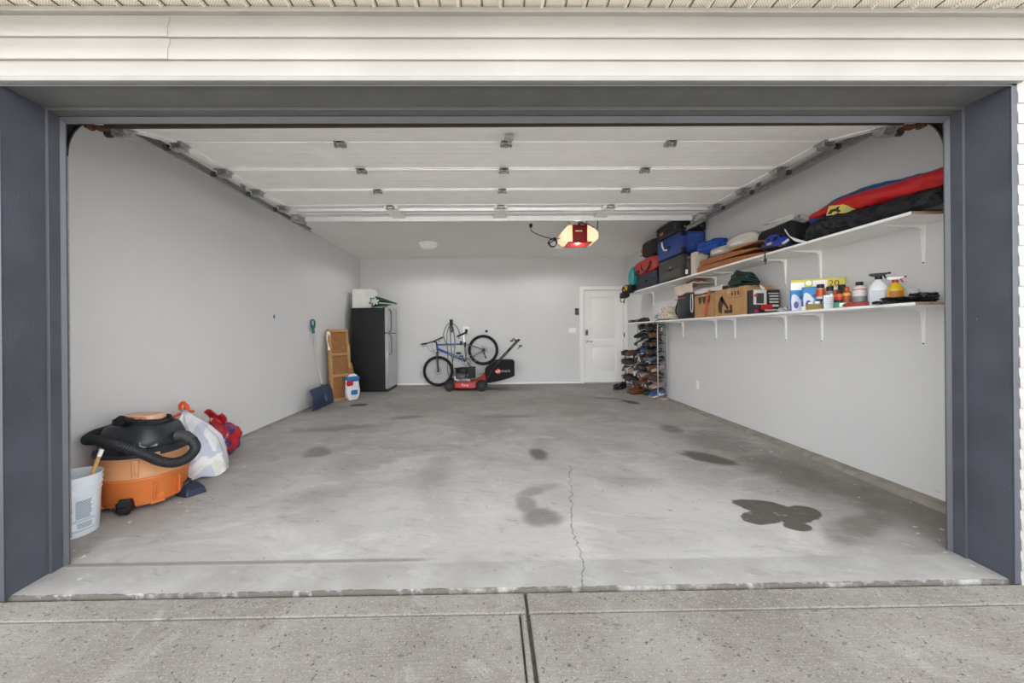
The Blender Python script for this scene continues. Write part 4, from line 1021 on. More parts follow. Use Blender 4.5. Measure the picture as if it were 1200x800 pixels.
b = MB(); b.cyl(bp(-.14, .76, -.05), bp(-.14, .76, -.08), .02, n=12); b.tube([bp(-.14, .76, -.06), bp(-.105, .67, -.06)], .012, 6); b.cyl(bp(-.105, .665, -.05), bp(-.105, .665, -.07), .022, n=12); b.build('derailleur', M_dkgrey, BK)
b = MB(); b.cb(bp(-.70, .76, -.005), (.11, .05, .05)); b.build('bottle_cage', mat('fork_black', '2a2c30'), BK, bevel=.015)
b = MB(); b.cb(bp(-.64, .98, -.03), (.05, .05, .09)); b.cb(bp(-.55, .95, -.03), (.04, .04, .12)); b.build('lock', M_black, BK, bevel=.012)

MW = thing('lawn_mower', 'red push lawn mower with a black grass bag parked under the bicycle', 'lawn mower', (-.45, 8.22, fz(8.2)))
def mp(x, z, y=0.0): return (x + .45, y, z - fz(8.2))
M_mred = mat('mower_red', 'a5201b', .4); M_eng = mat('engine_black', '101113', .6)
b = MB()
def dk(x, z0, z1, wy): return [(x, -wy, z0), (x, -wy+.02, z1), (x, wy-.02, z1), (x, wy, z0)]
b.loft([dk(-.36, .06, .12, .18), dk(-.30, .05, .165, .26), dk(-.1, .04, .175, .28), dk(.10, .04, .18, .28), dk(.22, .06, .23, .24), dk(.34, .14, .35, .18), dk(.385, .22, .365, .16)])
b.build('deck', M_mred, MW, bevel=.02, seg=3)
b = MB(); b.box(-.20, .07, -.29, -.282, .075, .15); b.build('deck_skirt', mat('mower_red_lt', 'c23a33', .4), MW, bevel=.01)
text('lettering', 'Toro', .07, M_white, MW, T((-.07, -.292, .115)) @ FACE_MY, .001)
for x, z, r_, nm in ((-.385, .104, .104, 'front_wheel'), (.27, .112, .118, 'rear_wheel')):
    for y in (-.31, .27):
        w_ = bpy.data.objects.new(nm, None); COL.objects.link(w_); w_.parent = MW; w_.location = (x, y, z)
        b = MB(); b.lathe([(r_*.55, -.022), (r_*.92, -.026), (r_, -.014), (r_, .014), (r_*.92, .026), (r_*.55, .022)], axis=Matrix.Rotation(math.pi/2, 3, 'X'), n=36); b.build('tire', M_blackr, w_)
        b = MB(); b.lathe([(0, .014), (r_*.2, .03), (r_*.25, .016), (r_*.5, .012), (r_*.6, .02), (r_*.6, -.02), (0, -.02)], axis=Matrix.Rotation(math.pi/2, 3, 'X'), n=24)
        for k in range(6): b.xf(Matrix.Rotation(k*math.pi/3, 4, 'Y')); b.box(r_*.2, r_*.56, -.024, -.010, -.006, .006)
        b.xf(); b.build('hub', M_dkgrey, w_)
b = MB(); b.lathe([(.13, .17), (.15, .20), (.15, .235), (.12, .25)], c=(-.12, 0, 0), n=30); b.box(-.26, .03, -.12, .12, .17, .22); b.build('engine_base', M_galvd, MW, bevel=.008)
b = MB()
b.lathe([(.155, .33), (.165, .35), (.165, .41), (.15, .44), (.08, .455), (0.001, .457)], c=(-.12, 0, 0), n=36)
b.build('engine_shroud', M_eng, MW)
b = MB(); b.box(-.02, .13, -.15, .12, .24, .46); b.box(.0, .11, -.155, -.148, .27, .42)
for k in range(5): b.box(.0, .11, -.162, -.15, .28+k*.028, .292+k*.028)
b.build('air_filter', M_eng, MW, bevel=.015)
b = MB(); b.box(-.27, -.05, -.17, -.05, .23, .34); b.cyl((-.20, -.12, .34), (-.20, -.12, .375), .028, n=16)
b.build('fuel_tank', mat('tank_black', '2c2d30', .4), MW, bevel=.02)
b = MB(); b.box(-.30, -.22, -.13, .02, .20, .28)
for k in range(6): b.box(-.31, -.21, -.135, .03, .205+k*.013, .210+k*.013)
b.build('muffler', M_galv, MW, bevel=.004)
text('lettering', 'B&S', .045, mat('letter_gold', 'b79a3a', .5), MW, T((-.13, -.173, .285)) @ FACE_MY, .001)
b = MB(); b.tube([(-.26, -.10, .42), (-.20, -.13, .44), (-.12, -.14, .46)], .012, 8); b.box(-.30, -.16, -.12, -.03, .435, .452); b.build('starter_grip', M_eng, MW, bevel=.004)
for y in (-.24, .24):
    b = MB(); b.tube([(.32, y, .15), (.48, y, .42), (.62, y*.98, .58), (1.02, y*.95, 1.0)], .013, 10); b.build('handle_tube', M_black, MW)
    b = MB(); b.cyl((.60, y-.03, .56), (.60, y+.03, .56), .024, n=10); b.build('knob', M_black, MW)
b = MB(); b.tube([(1.02, -.228, 1.0), (1.045, -.20, 1.02), (1.045, .20, 1.02), (1.02, .228, 1.0)], .014, 10); b.tube([(.98, -.21, .985), (.955, -.18, 1.03), (.955, .18, 1.03), (.98, .21, .985)], .008, 8); b.build('handle_bar', M_blackr, MW)
for x_, z_, s_ in ((.88, 1.0, -1), (1.06, .90, 1)):
    b = MB(); b.cb((x_, -.25, z_), (.07, .03, .03)); b.tube([(x_, -.24, z_), (x_-s_*.05, -.24, z_-.06*s_)], .01, 8); b.build('control_lever', M_dkgrey, MW, bevel=.008)
b = MB(); b.tube(smooth_path([(.86, -.25, .86), (.70, -.26, .66), (.45, -.20, .40), (.2, -.05, .30)], 5), .006, 6); b.build('throttle_cable', M_black, MW)
b = MB()
def bagr(x, z0, z1, wy): return [(x, -wy, z0), (x, -wy, z1), (x, wy, z1), (x, wy, z0)]
b.loft([bagr(.33, .16, .42, .17), bagr(.42, .14, .50, .2), bagr(.56, .17, .60, .22), bagr(.80, .23, .605, .22), bagr(.94, .28, .60, .21)])
b.build('grass_bag', mat('bag_black', '101012', .85, bump=.5, bscale=160), MW, bevel=.03, seg=3)
b = MB(); b.xf(T((.60, -.224, .385)) @ R(math.pi/2, 'X')); b.mesh([(-.075, 0, 0), (0, -.062, 0), (.075, 0, 0), (0, .062, 0), (-.075, 0, .003), (0, -.062, .003), (.075, 0, .003), (0, .062, .003)], [(0,1,2,3), (4,5,6,7), (0,1,5,4), (1,2,6,5), (2,3,7,6), (3,0,4,7)])
b.xf(); b.build('logo_diamond', mat('logo_red', 'c8402e', .5), MW)
text('lettering', 'eX', .085, M_white, MW, T((.60, -.229, .385)) @ FACE_MY, .001)
text('lettering', 'mark', .085, mat('letter_grey', 'b9b4ab', .5), MW, T((.76, -.224, .39)) @ FACE_MY, .001)

HK = thing('hanging_cable', 'long dark cable looped over a black hook on the back wall behind the bicycle', 'cable', (-.88, YB, 1.42))
b = MB(); b.cb((0, -.02, .03), (.07, .04, .12)); b.cyl((0, -.02, -.02), (0, -.10, -.02), .025, n=12); b.cyl((0, -.085, -.05), (0, -.09, .03), .03, n=14); b.build('hook', M_black, HK, bevel=.01)
def loop(pts, r_=.007): b = MB(); b.tube(smooth_path(pts, 7), r_, 6); return b.build('cable_loop', mat('cable_grey', '3a3b3c', .6), HK)
loop([(0, -.07, 0), (-.08, -.07, -.02), (-.15, -.07, -.16), (-.17, -.07, -.28), (-.13, -.07, -.42), (-.08, -.07, -.47)])
loop([(0, -.06, 0), (.08, -.06, -.03), (.15, -.06, -.12), (.19, -.06, -.25), (.17, -.06, -.36)])
loop([(0, -.05, -.02), (-.06, -.05, -.10), (-.10, -.05, -.30), (-.08, -.05, -.7), (-.09, -.05, -1.08), (-.04, -.05, -1.2)])
loop([(0, -.04, -.02), (-.02, -.04, -.3), (.01, -.04, -.75), (.05, -.04, -1.15), (.08, -.04, -1.3)])
loop([(0, -.045, -.02), (.05, -.045, -.15), (.08, -.045, -.5), (.03, -.045, -.85), (.0, -.045, -1.1)])
loop([(0, -.055, -.02), (-.02, -.055, -.12), (.02, -.055, -.19), (.035, -.055, -.1), (0, -.055, -.02)], .012)

# ================================================================== shoe racks and shoes
M_rack = mat('rack_grey', '9a9ca0', .4, .5)
def shoe_rack(name, label, x0, x1, y0, y1, zs, top, m, base):
    t = thing(name, label, 'shoe rack', (x0, y0, fz(y0)))
    z0 = fz(y0)
    for y in (y0, y1):
        b = MB(); b.tube(smooth_path([(0, y-y0, 0), (0, y-y0, top-.06), (.012, y-y0, top-.012), (.05, y-y0, top), (x1-x0-.05, y-y0, top), (x1-x0-.012, y-y0, top-.012), (x1-x0, y-y0, top-.06), (x1-x0, y-y0, 0)], 4), .0115, 8)
        b.build('end_frame', m, t)
        for z in zs: b = MB(); b.tube([(0, y-y0, z), (x1-x0, y-y0, z-.05)], .006, 6); b.build('cross_bar', m, t)
        b = MB(); b.tube([(0, y-y0, .045), (x1-x0, y-y0, .045)], .007, 6); b.build('cross_bar', m, t)
    for z in zs:
        b = MB()
        for f in (0.02, .5, .98): b.tube([((x1-x0)*f, 0, z-.05*f), ((x1-x0)*f, y1-y0, z-.05*f)], .005, 6)
        b.build('tier', m, t)
    return t
TZ = [.12, .27, .42, .57, .72, .87, 1.02, 1.165]
shoe_rack('shoe_rack', 'tall grey tubular shoe rack packed with shoes under the lower wall shelf', 2.935, 3.10, 6.86, 7.80, TZ, 1.28, M_rack, 0)
TZ2 = [.13, .29, .45, .63]
shoe_rack('shoe_rack', 'shorter black shoe rack behind the tall grey one near the door', 2.90, 3.08, 7.90, 8.42, TZ2, .70, M_black, 0)
def sgm(x, a, b): t_ = min(1, max(0, (x-a)/(b-a))); return t_*t_*(3-2*t_)
def make_shoe(kind, label, cols, at=(0,0,0)):
    """heel at x=0 end, toe towards -x; length ~.28"""
    t = thing(kind[0], label, 'shoe', at)
    k = kind[1]; Ln = .275
    def W(s): return .034 + .017*math.sin(math.pi*min(1, s*1.05)**.8) if s < .97 else .022
    def H(s):
        hh = {'sneaker': .085, 'dress': .075, 'boot': .17, 'sandal': .03, 'heel': .06, 'clog': .08}[k]
        return hh*(1-sgm(s, .35 if k != 'boot' else .28, .62)) + (.048 if k != 'sandal' else .02)*sgm(s, .35, .62)*(1-.35*sgm(s, .8, 1))
    sole = .022 if k in ('sneaker', 'boot', 'clog') else .012
    rings = []
    for i in range(15):
        s = i/14; w_ = W(s)*(1.0 if 0 < i < 14 else .55); h_ = H(s); x = -s*Ln
        rings.append([(x, w_*math.cos(a)*(1 if math.sin(a) <= .2 or s > .5 or k == 'boot' else .82), sole + max(0, math.sin(a))*h_) for a in [math.pi*j/10 for j in range(11)]] )
    b = MB(); b.loft(rings, closed=True)
    ms = [mat('shoe_'+cols[0], cols[0], .55, bump=.2), M_black, mat('shoe_'+cols[2], cols[2], .6)]
    # dark opening
    b.m = 1
    if k != 'sandal': b.loft([[(-.02, .018, sole+H(0)-.004), (-.02, -.018, sole+H(0)-.004), (-.105, -.014, sole+H(.35)-.002), (-.105, .014, sole+H(.35)-.002)], [(-.02, .018, sole+H(0)+.004), (-.02, -.018, sole+H(0)+.004), (-.105, -.014, sole+H(.35)+.004), (-.105, .014, sole+H(.35)+.004)]])
    b.m = 2
    if k in ('sneaker', 'boot'):
        for q in range(4):
            s = .42 + q*.06; z = sole + H(s); b.tube([(-s*Ln, -.02, z-.008), (-s*Ln, 0, z+.003), (-s*Ln, .02, z-.008)], .003, 5)
        for s_ in (-1, 1): b.loft([[(-.09, s_*.045, sole+.005), (-.16, s_*.0495, sole+.008), (-.15, s_*.043, sole+.030), (-.12, s_*.040, sole+.030)], [(-.09, s_*.046, sole+.005), (-.16, s_*.0515, sole+.008), (-.15, s_*.046, sole+.030), (-.12, s_*.042, sole+.030)]])
    b.m = 0
    b.build('upper', ms, t)
    b = MB(); n = 16
    out = []
    for i in range(n+1): s = i/n; out.append((-s*Ln*1.01 + .002, (W(s)+.004)*(1 if 0 < i < n else .5)))
    poly = out + [(x, -y) for x, y in out[::-1]]
    b.loft([[(x, y, 0) for x, y in poly], [(x, y, sole) for x, y in poly]])
    if k in ('heel', 'dress'): b.box(-.07, 0, -.03, .03, -.0, sole)
    b.build('sole', mat('sole_'+cols[1], cols[1], .7), t, bevel=.003)
    return t
protos = {}
KINDS = [('black_sneaker', ('sneaker', 'sneaker'), ('1c1d20', '26262a', '6c6f74'), 'black sneaker'), ('dress_shoe', ('dress_shoe', 'dress'), ('1a1817', '121212', '1a1817'), 'black dress shoe'),
         ('brown', ('dress_shoe', 'dress'), ('50301e', '2c1c13', '50301e'), 'brown leather shoe'), ('tan', ('clog', 'clog'), ('6b4228', '3f291b', '6b4228'), 'tan leather slip-on'),
         ('white', ('sneaker', 'sneaker'), ('c9c9cc', 'd8d8d8', '4f74a8'), 'white and blue sneaker'), ('grey', ('sneaker', 'sneaker'), ('5c6068', 'c8c8c8', 'b8bcc2'), 'white-soled grey sneaker'),
         ('blue', ('sneaker', 'sneaker'), ('33548c', 'd5d8dd', 'dfe3ea'), 'white-soled blue sneaker'), ('boot', ('boot', 'boot'), ('6b3a1c', '2b1d14', '3a2a1c'), 'brown leather boot'),
         ('pink', ('flat_shoe', 'dress'), ('a18b86', '7c6a66', 'a18b86'), 'dusty pink flat shoe'), ('sandal', ('sandal', 'sandal'), ('2a2523', '4a3528', '2a2523'), 'dark sandal'), ('red', ('sneaker', 'sneaker'), ('9e2026', 'e2e0de', 'e6e6e6'), 'red sneaker')]
KD = {k[0]: k for k in KINDS}
ords = ['lowest', 'second', 'third', 'fourth', 'fifth', 'sixth', 'seventh', 'top']
nth = ['nearest the camera end', 'second from the open end', 'third from the open end', 'fourth from the open end', 'fifth from the open end', 'sixth from the open end', 'seventh from the open end', 'eighth from the open end', 'ninth from the open end']
nth = [n_.replace('nearest the camera end', 'first from the open end') for n_ in nth]
def put_shoe(kind, label, loc, rz=0.0, ry=0.0, group=None, sc_=1.0):
    if kind not in protos:
        k = KD[kind]; protos[kind] = t = make_shoe(k[1], label, k[2])
    else:
        t = copy_tree(protos[kind])
    t.location = loc; t.rotation_euler = (0, ry, rz); t.scale = (sc_, sc_*.92, sc_); t['label'] = label
    if group: t['group'] = group
    return t
rows = [  # lowest tier first; each string lists the kinds from the near end
    ['blue', 'blue', 'dress_shoe', 'black_sneaker', 'tan', 'boot', 'boot', 'brown', 'black_sneaker'],
    ['pink', 'pink', 'pink', 'white', 'white', 'pink', 'grey', 'grey', 'white'],
    ['brown', 'tan', 'tan', 'brown', 'dress_shoe', 'brown', 'dress_shoe', 'black_sneaker', 'sandal'],
    ['pink', 'grey', 'dress_shoe', 'grey', 'black_sneaker', 'white', 'black_sneaker', 'dress_shoe', 'pink'],
    ['dress_shoe', 'black_sneaker', 'tan', 'black_sneaker', 'blue', 'blue', 'pink', 'brown', 'dress_shoe'],
    ['brown', 'dress_shoe', 'black_sneaker', 'dress_shoe', 'dress_shoe', 'black_sneaker', 'sandal', 'dress_shoe', 'black_sneaker'],
    ['tan', 'tan', 'pink', 'black_sneaker', 'black_sneaker', 'white', 'white', 'dress_shoe', 'black_sneaker'],
    ['dress_shoe', 'black_sneaker', 'black_sneaker', 'dress_shoe', 'black_sneaker', 'black_sneaker', 'dress_shoe', 'sandal', 'black_sneaker']]
rs_ = random.Random(11)
for i, row in enumerate(rows):
    for j, kd in enumerate(row):
        flip = rs_.random() < .45
        y = 6.92 + j*.101; zt = fz(6.86) + TZ[i] + .006
        lab = '%s, %s of the %s tier, tall rack' % (KD[kd][3], nth[j], ords[i])
        a = -math.atan2(.05, .165)
        jit = rs_.uniform(-.05, .05)
        if flip: put_shoe(kd, lab, (2.835 + rs_.uniform(-.02, .02), y, zt+.033), math.pi + jit, .29, 'shoes on the tall grey rack', .92)
        else: put_shoe(kd, lab, (3.095 + rs_.uniform(-.02, .0), y, zt-.045), jit, -.29, 'shoes on the tall grey rack', .92)
rows2 = [['sandal', 'brown', 'black_sneaker', 'dress_shoe', 'pink'], ['pink', 'white', 'pink', 'grey', 'sandal'], ['black_sneaker', 'dress_shoe', 'black_sneaker', 'brown', 'tan'], ['brown', 'tan', 'dress_shoe', 'black_sneaker', 'dress_shoe']]
for i, row in enumerate(rows2):
    for j, kd in enumerate(row):
        lab = '%s, %s of the %s tier, short rack' % (KD[kd][3], nth[j], ['lowest', 'second', 'third', 'top'][i])
        put_shoe(kd, lab, (2.81, 7.96 + j*.10, fz(7.9) + TZ2[i] + .04), math.pi, .29, 'shoes on the short black rack', .92)
for kd, lab, loc, rz in [
    ('black_sneaker', 'black sneaker on the floor in front of the racks, the one farther out', (2.72, 8.03, fz(8.0)), .5), ('black_sneaker', 'black sneaker on the floor lying against the farther-out one', (2.80, 8.15, fz(8.1)), .35),
    ('black_sneaker', 'black sneaker on the floor close to the short black rack', (2.86, 8.27, fz(8.2)), .1), ('red', 'red sneaker standing on the floor between the two racks', (2.90, 7.84, fz(7.8)), .9),
    ('boot', 'brown ankle boot standing on the floor before the tall rack', (2.86, 7.62, fz(7.6)), 1.2), ('tan', 'tan slip-on lying on the floor under the tall rack', (2.88, 7.42, fz(7.4)), .35),
    ('tan', 'tan slip-on on the floor pressed against the brown ankle boot', (2.88, 7.53, fz(7.5)), .2)]:
    put_shoe(kd, lab, loc, rz)
t = thing('wood_block', 'small raw wood block under the near foot of the grey shoe rack', 'wood block', (3.0, 6.80, fz(6.8)))
b = MB(); b.box(-.06, .06, -.045, .045, 0, .03); b.build('block', M_woodraw, t, bevel=.003)
# ================================================================== things on the lower shelf (z = SL)
def at(name, label, cat, x, y, rz=0.0, z=SL, group=None, ry=0.0, rx=0.0): return thing(name, label, cat, (x, y, z + .0005), rz, group, rx, ry)
FC = -.62                                                             # turned half towards the opening
# box with flat printed panels: local -Y is the printed front
def prints(t, name, m, rects, y, th=.0012):
    b = MB()
    for (x0, x1, z0, z1) in rects: b.box(x0, x1, y-th, y, z0, z1)
    return b.build(name, m, t, smooth=False)
# crumpled black gloves/cloth by the shelf end
t = at('black_cloth', 'crumpled black plastic sheet and gloves on the lower shelf beside the door track', 'cloth', 2.86, 2.66)
b = MB(); b.lump((0, 0, .022), (.26, .16, .045), e=.7, amp=.35, fr=3, seed=2, n=40, ridge=.12); b.lump((.08, -.03, .04), (.14, .10, .06), e=.7, amp=.4, fr=3, seed=6, n=28, ridge=.15); b.lump((-.10, .06, .012), (.12, .08, .024), e=.7, amp=.4, fr=3, seed=9, n=24, ridge=.1)
b.build('sheet', mat('black_plastic_sheet', '101114', .3, bump=.6, bscale=40), t)
t = at('paper_roll', 'small white paper roll behind the crumpled black sheet', 'roll', 3.03, 2.78)
b = MB(); b.lathe([(.012, 0), (.035, 0), (.035, .11), (.012, .11)], n=26, caps=False); b.loft([[(.012*math.cos(a), .012*math.sin(a), z) for a in [2*math.pi*k/26 for k in range(26)]] for z in (.11, .0)], caps=False); b.build('roll', mat('paper', 'e6e3e0', .8), t)
b = MB(); b.lathe([(.0122, .0005), (.0122, .1095)], n=20, caps=False); b.build('core', M_card, t)
# trigger sprays
def spray(x, y, label, body, head, trig, s=1.0, collar=None, lab=None, rz=0, wide=.055, hgt=.185):
    t = at('spray_bottle', label, 'spray bottle', x, y, rz)
    b = MB()
    pr = [(.0, 0), (.92, 0), (1, .012), (1, .62*hgt), (.96, .70*hgt), (.62, .86*hgt), (.36, .94*hgt), (.34, hgt)]
    b.loft([[(wide*s*r*math.copysign(abs(math.cos(a))**.8, math.cos(a)), wide*.72*s*r*math.copysign(abs(math.sin(a))**.8, math.sin(a)), z*s) for a in [2*math.pi*k/32 for k in range(32)]] for r, z in [(.01, 0)] + pr[1:]])
    b.build('bottle', body, t)
    z = hgt*s
    b = MB(); b.cyl((0, 0, z-.004), (0, 0, z+.018*s), .021*s, n=18); b.build('collar', collar or head, t)
    b = MB(); b.loft([[(-.045*s, -.011*s, z+.042*s), (.05*s, -.011*s, z+.042*s), (.05*s, .011*s, z+.042*s), (-.045*s, .011*s, z+.042*s)], [(-.055*s, -.012*s, z+.030*s), (.052*s, -.012*s, z+.035*s), (.052*s, .012*s, z+.035*s), (-.055*s, .012*s, z+.030*s)], [(-.03*s, -.014*s, z+.018*s), (.015*s, -.014*s, z+.018*s), (.015*s, .014*s, z+.018*s), (-.03*s, .014*s, z+.018*s)]][::-1])
    b.build('spray_head', head, t, bevel=.002)
    b = MB(); b.tube([(.028*s, 0, z+.032*s), (.034*s, 0, z+.012*s), (.045*s, 0, z-.006*s)], .005*s, 8); b.cyl((.05*s, 0, z+.038*s), (.064*s, 0, z+.038*s), .007*s, n=8); b.build('trigger', trig, t)
    if lab:
        b = MB(); a0, a1 = (-1.35, .15) if rz > -9 else (0, 1)
        b.grid(lambda u, v: (wide*1.008*s*math.copysign(abs(math.cos(-2.4+1.7*u))**.8, math.cos(-2.4+1.7*u)), wide*.726*s*math.copysign(abs(math.sin(-2.4+1.7*u))**.8, math.sin(-2.4+1.7*u)), s*(.02+.09*v)), 12, 1)
        b.build('label', lab, t)
    return t
M_wpl = mat('bottle_white', 'e4e6ea', .3)
spray(2.86, 2.735, 'yellow spray bottle with a white head and red trigger on the lower shelf', mat('bottle_yellow', 'd9b414', .35), M_white, M_red, .86, M_red, mat('label_amber', 'b8701c', .5), rz=-.7, wide=.05)
spray(2.85, 2.845, 'tall white spray bottle with a black trigger head on the lower shelf', M_wpl, M_black, M_black, 1.0, None, mat('label_pale', 'c9cfd8', .5), rz=-.7, wide=.052, hgt=.195)
def jar(name, label, cat, x, y, r, h, body, cap, capr=.6, caph=.03, band=None, bz=(.2, .8), shoulder=.12, rz=0.0, z=SL, parts=True):
    t = at(name, label, cat, x, y, rz, z)
    b = MB(); b.lathe([(0, 0), (r*.94, 0), (r, .005), (r, h*(1-shoulder)), (r*capr*1.05, h), (0, h)], n=28); b.build('body', body, t)
    b = MB(); b.lathe([(0, h), (r*capr, h), (r*capr, h+caph*.9), (r*capr*.93, h+caph), (0, h+caph)], n=24); b.build('cap', cap, t)
    if band:
        for i, (m_, z0, z1) in enumerate(band):
            b = MB(); b.lathe([(r*1.012, h*z0), (r*1.012, h*z1)], n=28, caps=False); b.build('label_band', m_, t)
    return t
M_clear = mat('clear_plastic', 'd5d9dc', .25, var=.02)
M_or2 = mat('can_orange', 'd0561c', .4); M_redp = mat('print_red', 'c2202a', .45)
jar('squeeze_bottle', 'white bottle standing just behind the tall white spray bottle', 'bottle', 2.95, 3.0, .030, .15, M_wpl, M_white, .5, .02)
jar('clear_bottle', 'clear plastic bottle in the gap beside the tall white spray bottle', 'bottle', 2.89, 2.935, .026, .125, M_clear, M_clear, .6, .015)
jar('round_can', 'big white and red round can with a black cap on the lower shelf', 'can', 2.87, 3.015, .042, .165, mat('can_white', 'd5d3d3', .4), M_black, .55, .03, band=[(M_redp, .80, .84), (M_grey, .2, .5)])
jar('spray_can', 'multicoloured spray can with an orange nozzle beside the big white and red can', 'spray can', 2.84, 3.09, .026, .135, mat('can_flame', 'a8502a', .45, var=.5, scale=40), M_or2, .5, .028, band=[(mat('can_yellow', 'd8b64a', .5), .7, .85), (M_dkgrey, .0, .35)])
jar('spray_can', 'slim black spray can with a tall black cap on the lower shelf', 'spray can', 2.88, 3.16, .024, .12, M_black, M_black, .95, .055)
t = jar('tin', 'short black tin with an orange and red lid on the lower shelf', 'tin', 2.82, 3.135, .036, .085, M_black, M_or2, .98, .03, band=[(M_redp, .75, .98)], shoulder=.01)
# metal tin with white label in front of two black-capped bottles
t = at('solvent_tin', 'rectangular metal tin with a white paper label on the lower shelf', 'tin', 2.83, 3.235, FC)
b = MB(); b.box(-.045, .045, -.03, .03, 0, .115); b.build('tin_body', M_galv, t, bevel=.004)
b = MB(); b.box(-.042, .042, -.0322, -.0302, .008, .105); b.build('label', mat('label_white', 'dfe6ee'), t)
prints(t, 'small_print', M_grey, [(-.035, .035-.004*(k % 3), .02+k*.011, .0225+k*.011) for k in range(7)], -.0322)
b = MB(); b.cyl((.01, 0, .115), (.01, 0, .125), .018, n=16); b.build('cap', M_galv, t)
jar('oil_bottle', 'grey bottle with a black cap behind the tin with the paper label', 'bottle', 2.90, 3.315, .030, .155, M_grey, M_black, .8, .04)
jar('oil_bottle', 'dark bottle with a black cap behind the tin, nearer the black spray can', 'bottle', 2.93, 3.235, .030, .155, M_dkgrey, M_black, .8, .045)
t = at('green_carton', 'small green and white carton lying in front of the black spray can', 'carton', 2.775, 3.06, FC)
b = MB(); b.box(-.05, .05, -.02, .03, 0, .042); b.build('carton', mat('carton_green', '1f7a4a', .5), t, bevel=.002)
b = MB(); b.box(-.02, .051, -.0215, -.02, .004, .034); b.build('white_panel', M_white, t)
t = at('red_rag', 'folded red rag lying on the shelf edge below the big round can', 'rag', 2.785, 2.95, .4)
b = MB(); b.lump((0, 0, .016), (.08, .15, .032), e=.7, amp=.3, fr=3, seed=12, n=28, ridge=.1); b.build('rag', mat('rag_red', 'a8403a', .8, bump=.4), t)
# the yellow pack with a 20 behind the detergent pouches
t = at('yellow_pack', 'large yellow bonus pack reading 20 behind the blue detergent pouches', 'pack', 2.945, 3.50, FC)
b = MB(); b.box(-.19, .19, -.012, .03, 0, .285); b.build('card', mat('pack_yellow', 'd8cf4a', .5), t, bevel=.004)
b = MB(); b.cb((-.14, -.0135, .225), (.10, .002, .07)); b.cb((.02, -.0135, .235), (.10, .002, .07)); b.cyl((-.06, -.012, .25), (-.06, -.0145, .25), .022, n=20); b.build('white_patch', M_white, t)
b = MB(); b.box(-.19, -.01, -.0128, -.0118, .02, .18); b.build('green_patch', mat('pack_green', '7fb34a', .5), t)
text('number', '20', .075, mat('number_maroon', '7a1f2c', .5), t, T((.115, -.0135, .235)) @ FACE_MY, .001)
def pouch(x, y, label, rz, cols):
    t = at('detergent_pack', label, 'detergent pack', x, y, rz, group=None)
    b = MB(); b.loft([[(-.062, -.03, 0), (.062, -.03, 0), (.062, .03, 0), (-.062, .03, 0)], [(-.066, -.032, .10), (.066, -.032, .10), (.066, .032, .10), (-.066, .032, .10)], [(-.066, -.012, .205), (.066, -.012, .205), (.066, .012, .205), (-.066, .012, .205)]]); b.build('sleeve', mat('pack_blue', '1b7fc4', .35), t, bevel=.006)
    b = MB(); b.xf(T((0, -.0325, 0)) @ R(math.radians(-1), 'X')); b.box(-.066, .066, -.003, 0, .0, .075); b.xf(); b.build('dark_band', mat('pack_navy', '22308a', .35), t)
    # printed bottle shape
    b = MB(); b.xf(T((-.025, -.037, .005)) @ R(math.radians(-1), 'X'))
    o = [(-.03, 0), (.035, 0), (.04, .03), (.038, .09), (.01, .135), (-.012, .15), (-.028, .14), (-.034, .09)]
    b.prism(o, 1, -.003, 0); b.xf(); b.build('bottle_print', mat('print_pale', 'ccd4e6', .35), t)
    b = MB(); b.xf(T((-.023, -.0405, .055))); b.prism([(.018*math.cos(a), .032*math.sin(a)) for a in [2*math.pi*k/20 for k in range(20)]], 1, -.001, 0); b.xf(); b.build('emblem', mat('pack_navy', '22308a'), t)
    b = MB(); b.xf(T((.032, -.031, .125)) @ R(math.radians(-11), 'X')); b.prism([(.026*math.cos(a), .017*math.sin(a)) for a in [2*math.pi*k/20 for k in range(20)]], 1, -.002, 0); b.xf(); b.build('oval_logo', mat('pack_navy', '22308a'), t)
    return t
pouch(2.84, 3.575, 'blue detergent pouch nearer the black and red box on the lower shelf', FC, 0)
pouch(2.835, 3.43, 'blue detergent pouch beside the orange spray can', FC, 1)
t = at('white_lid', 'small round white lid standing before the blue detergent pouches', 'lid', 2.765, 3.42)
b = MB(); b.lathe([(0, 0), (.024, 0), (.026, .003), (.026, .030), (.023, .032), (0, .032)], n=24); b.build('lid_body', M_white, t)  # loose white lid on the shelf
t = at('gold_tray', 'low olive gold tray holding small bottles on the lower shelf', 'tray', 2.80, 3.325, FC)
b = MB(); b.box(-.075, .075, -.03, .045, 0, .006); b.box(-.075, .075, -.03, -.026, 0, .045); b.box(-.075, .075, .041, .045, 0, .045); b.box(-.075, -.071, -.03, .045, 0, .045); b.box(.071, .075, -.03, .045, 0, .045); b.build('tray', mat('tray_gold', '8a7330', .6), t, bevel=.001)
def on_tray(dx, dy): c, s_ = math.cos(FC), math.sin(FC); return 2.80 + dx*c - dy*s_, 3.325 + dx*s_ + dy*c
x_, y_ = on_tray(.045, 0); jar('glue_bottle', 'small white dropper bottle with a pointed nozzle in the gold tray', 'bottle', x_, y_, .015, .07, M_clear, M_white, .35, .03, z=SL+.007)
x_, y_ = on_tray(.0, .0); jar('small_jar', 'small clear jar with a white lid in the middle of the gold tray', 'jar', x_, y_, .021, .048, M_clear, M_white, .95, .014, z=SL+.007)
x_, y_ = on_tray(-.045, .0); jar('small_jar', 'small frosted jar at the end of the gold tray nearer the detergent', 'jar', x_, y_, .02, .045, mat('jar_frost', 'b8c8bd', .4), M_white, .95, .012, z=SL+.007)
jar('spray_can', 'orange, white and black spray can with a black cap behind the gold tray', 'spray can', 2.87, 3.375, .031, .185, mat('can_pale', 'd9d2cc', .4), M_black, .85, .035, band=[(M_or2, .62, .97), (M_dkgrey, .25, .5)])
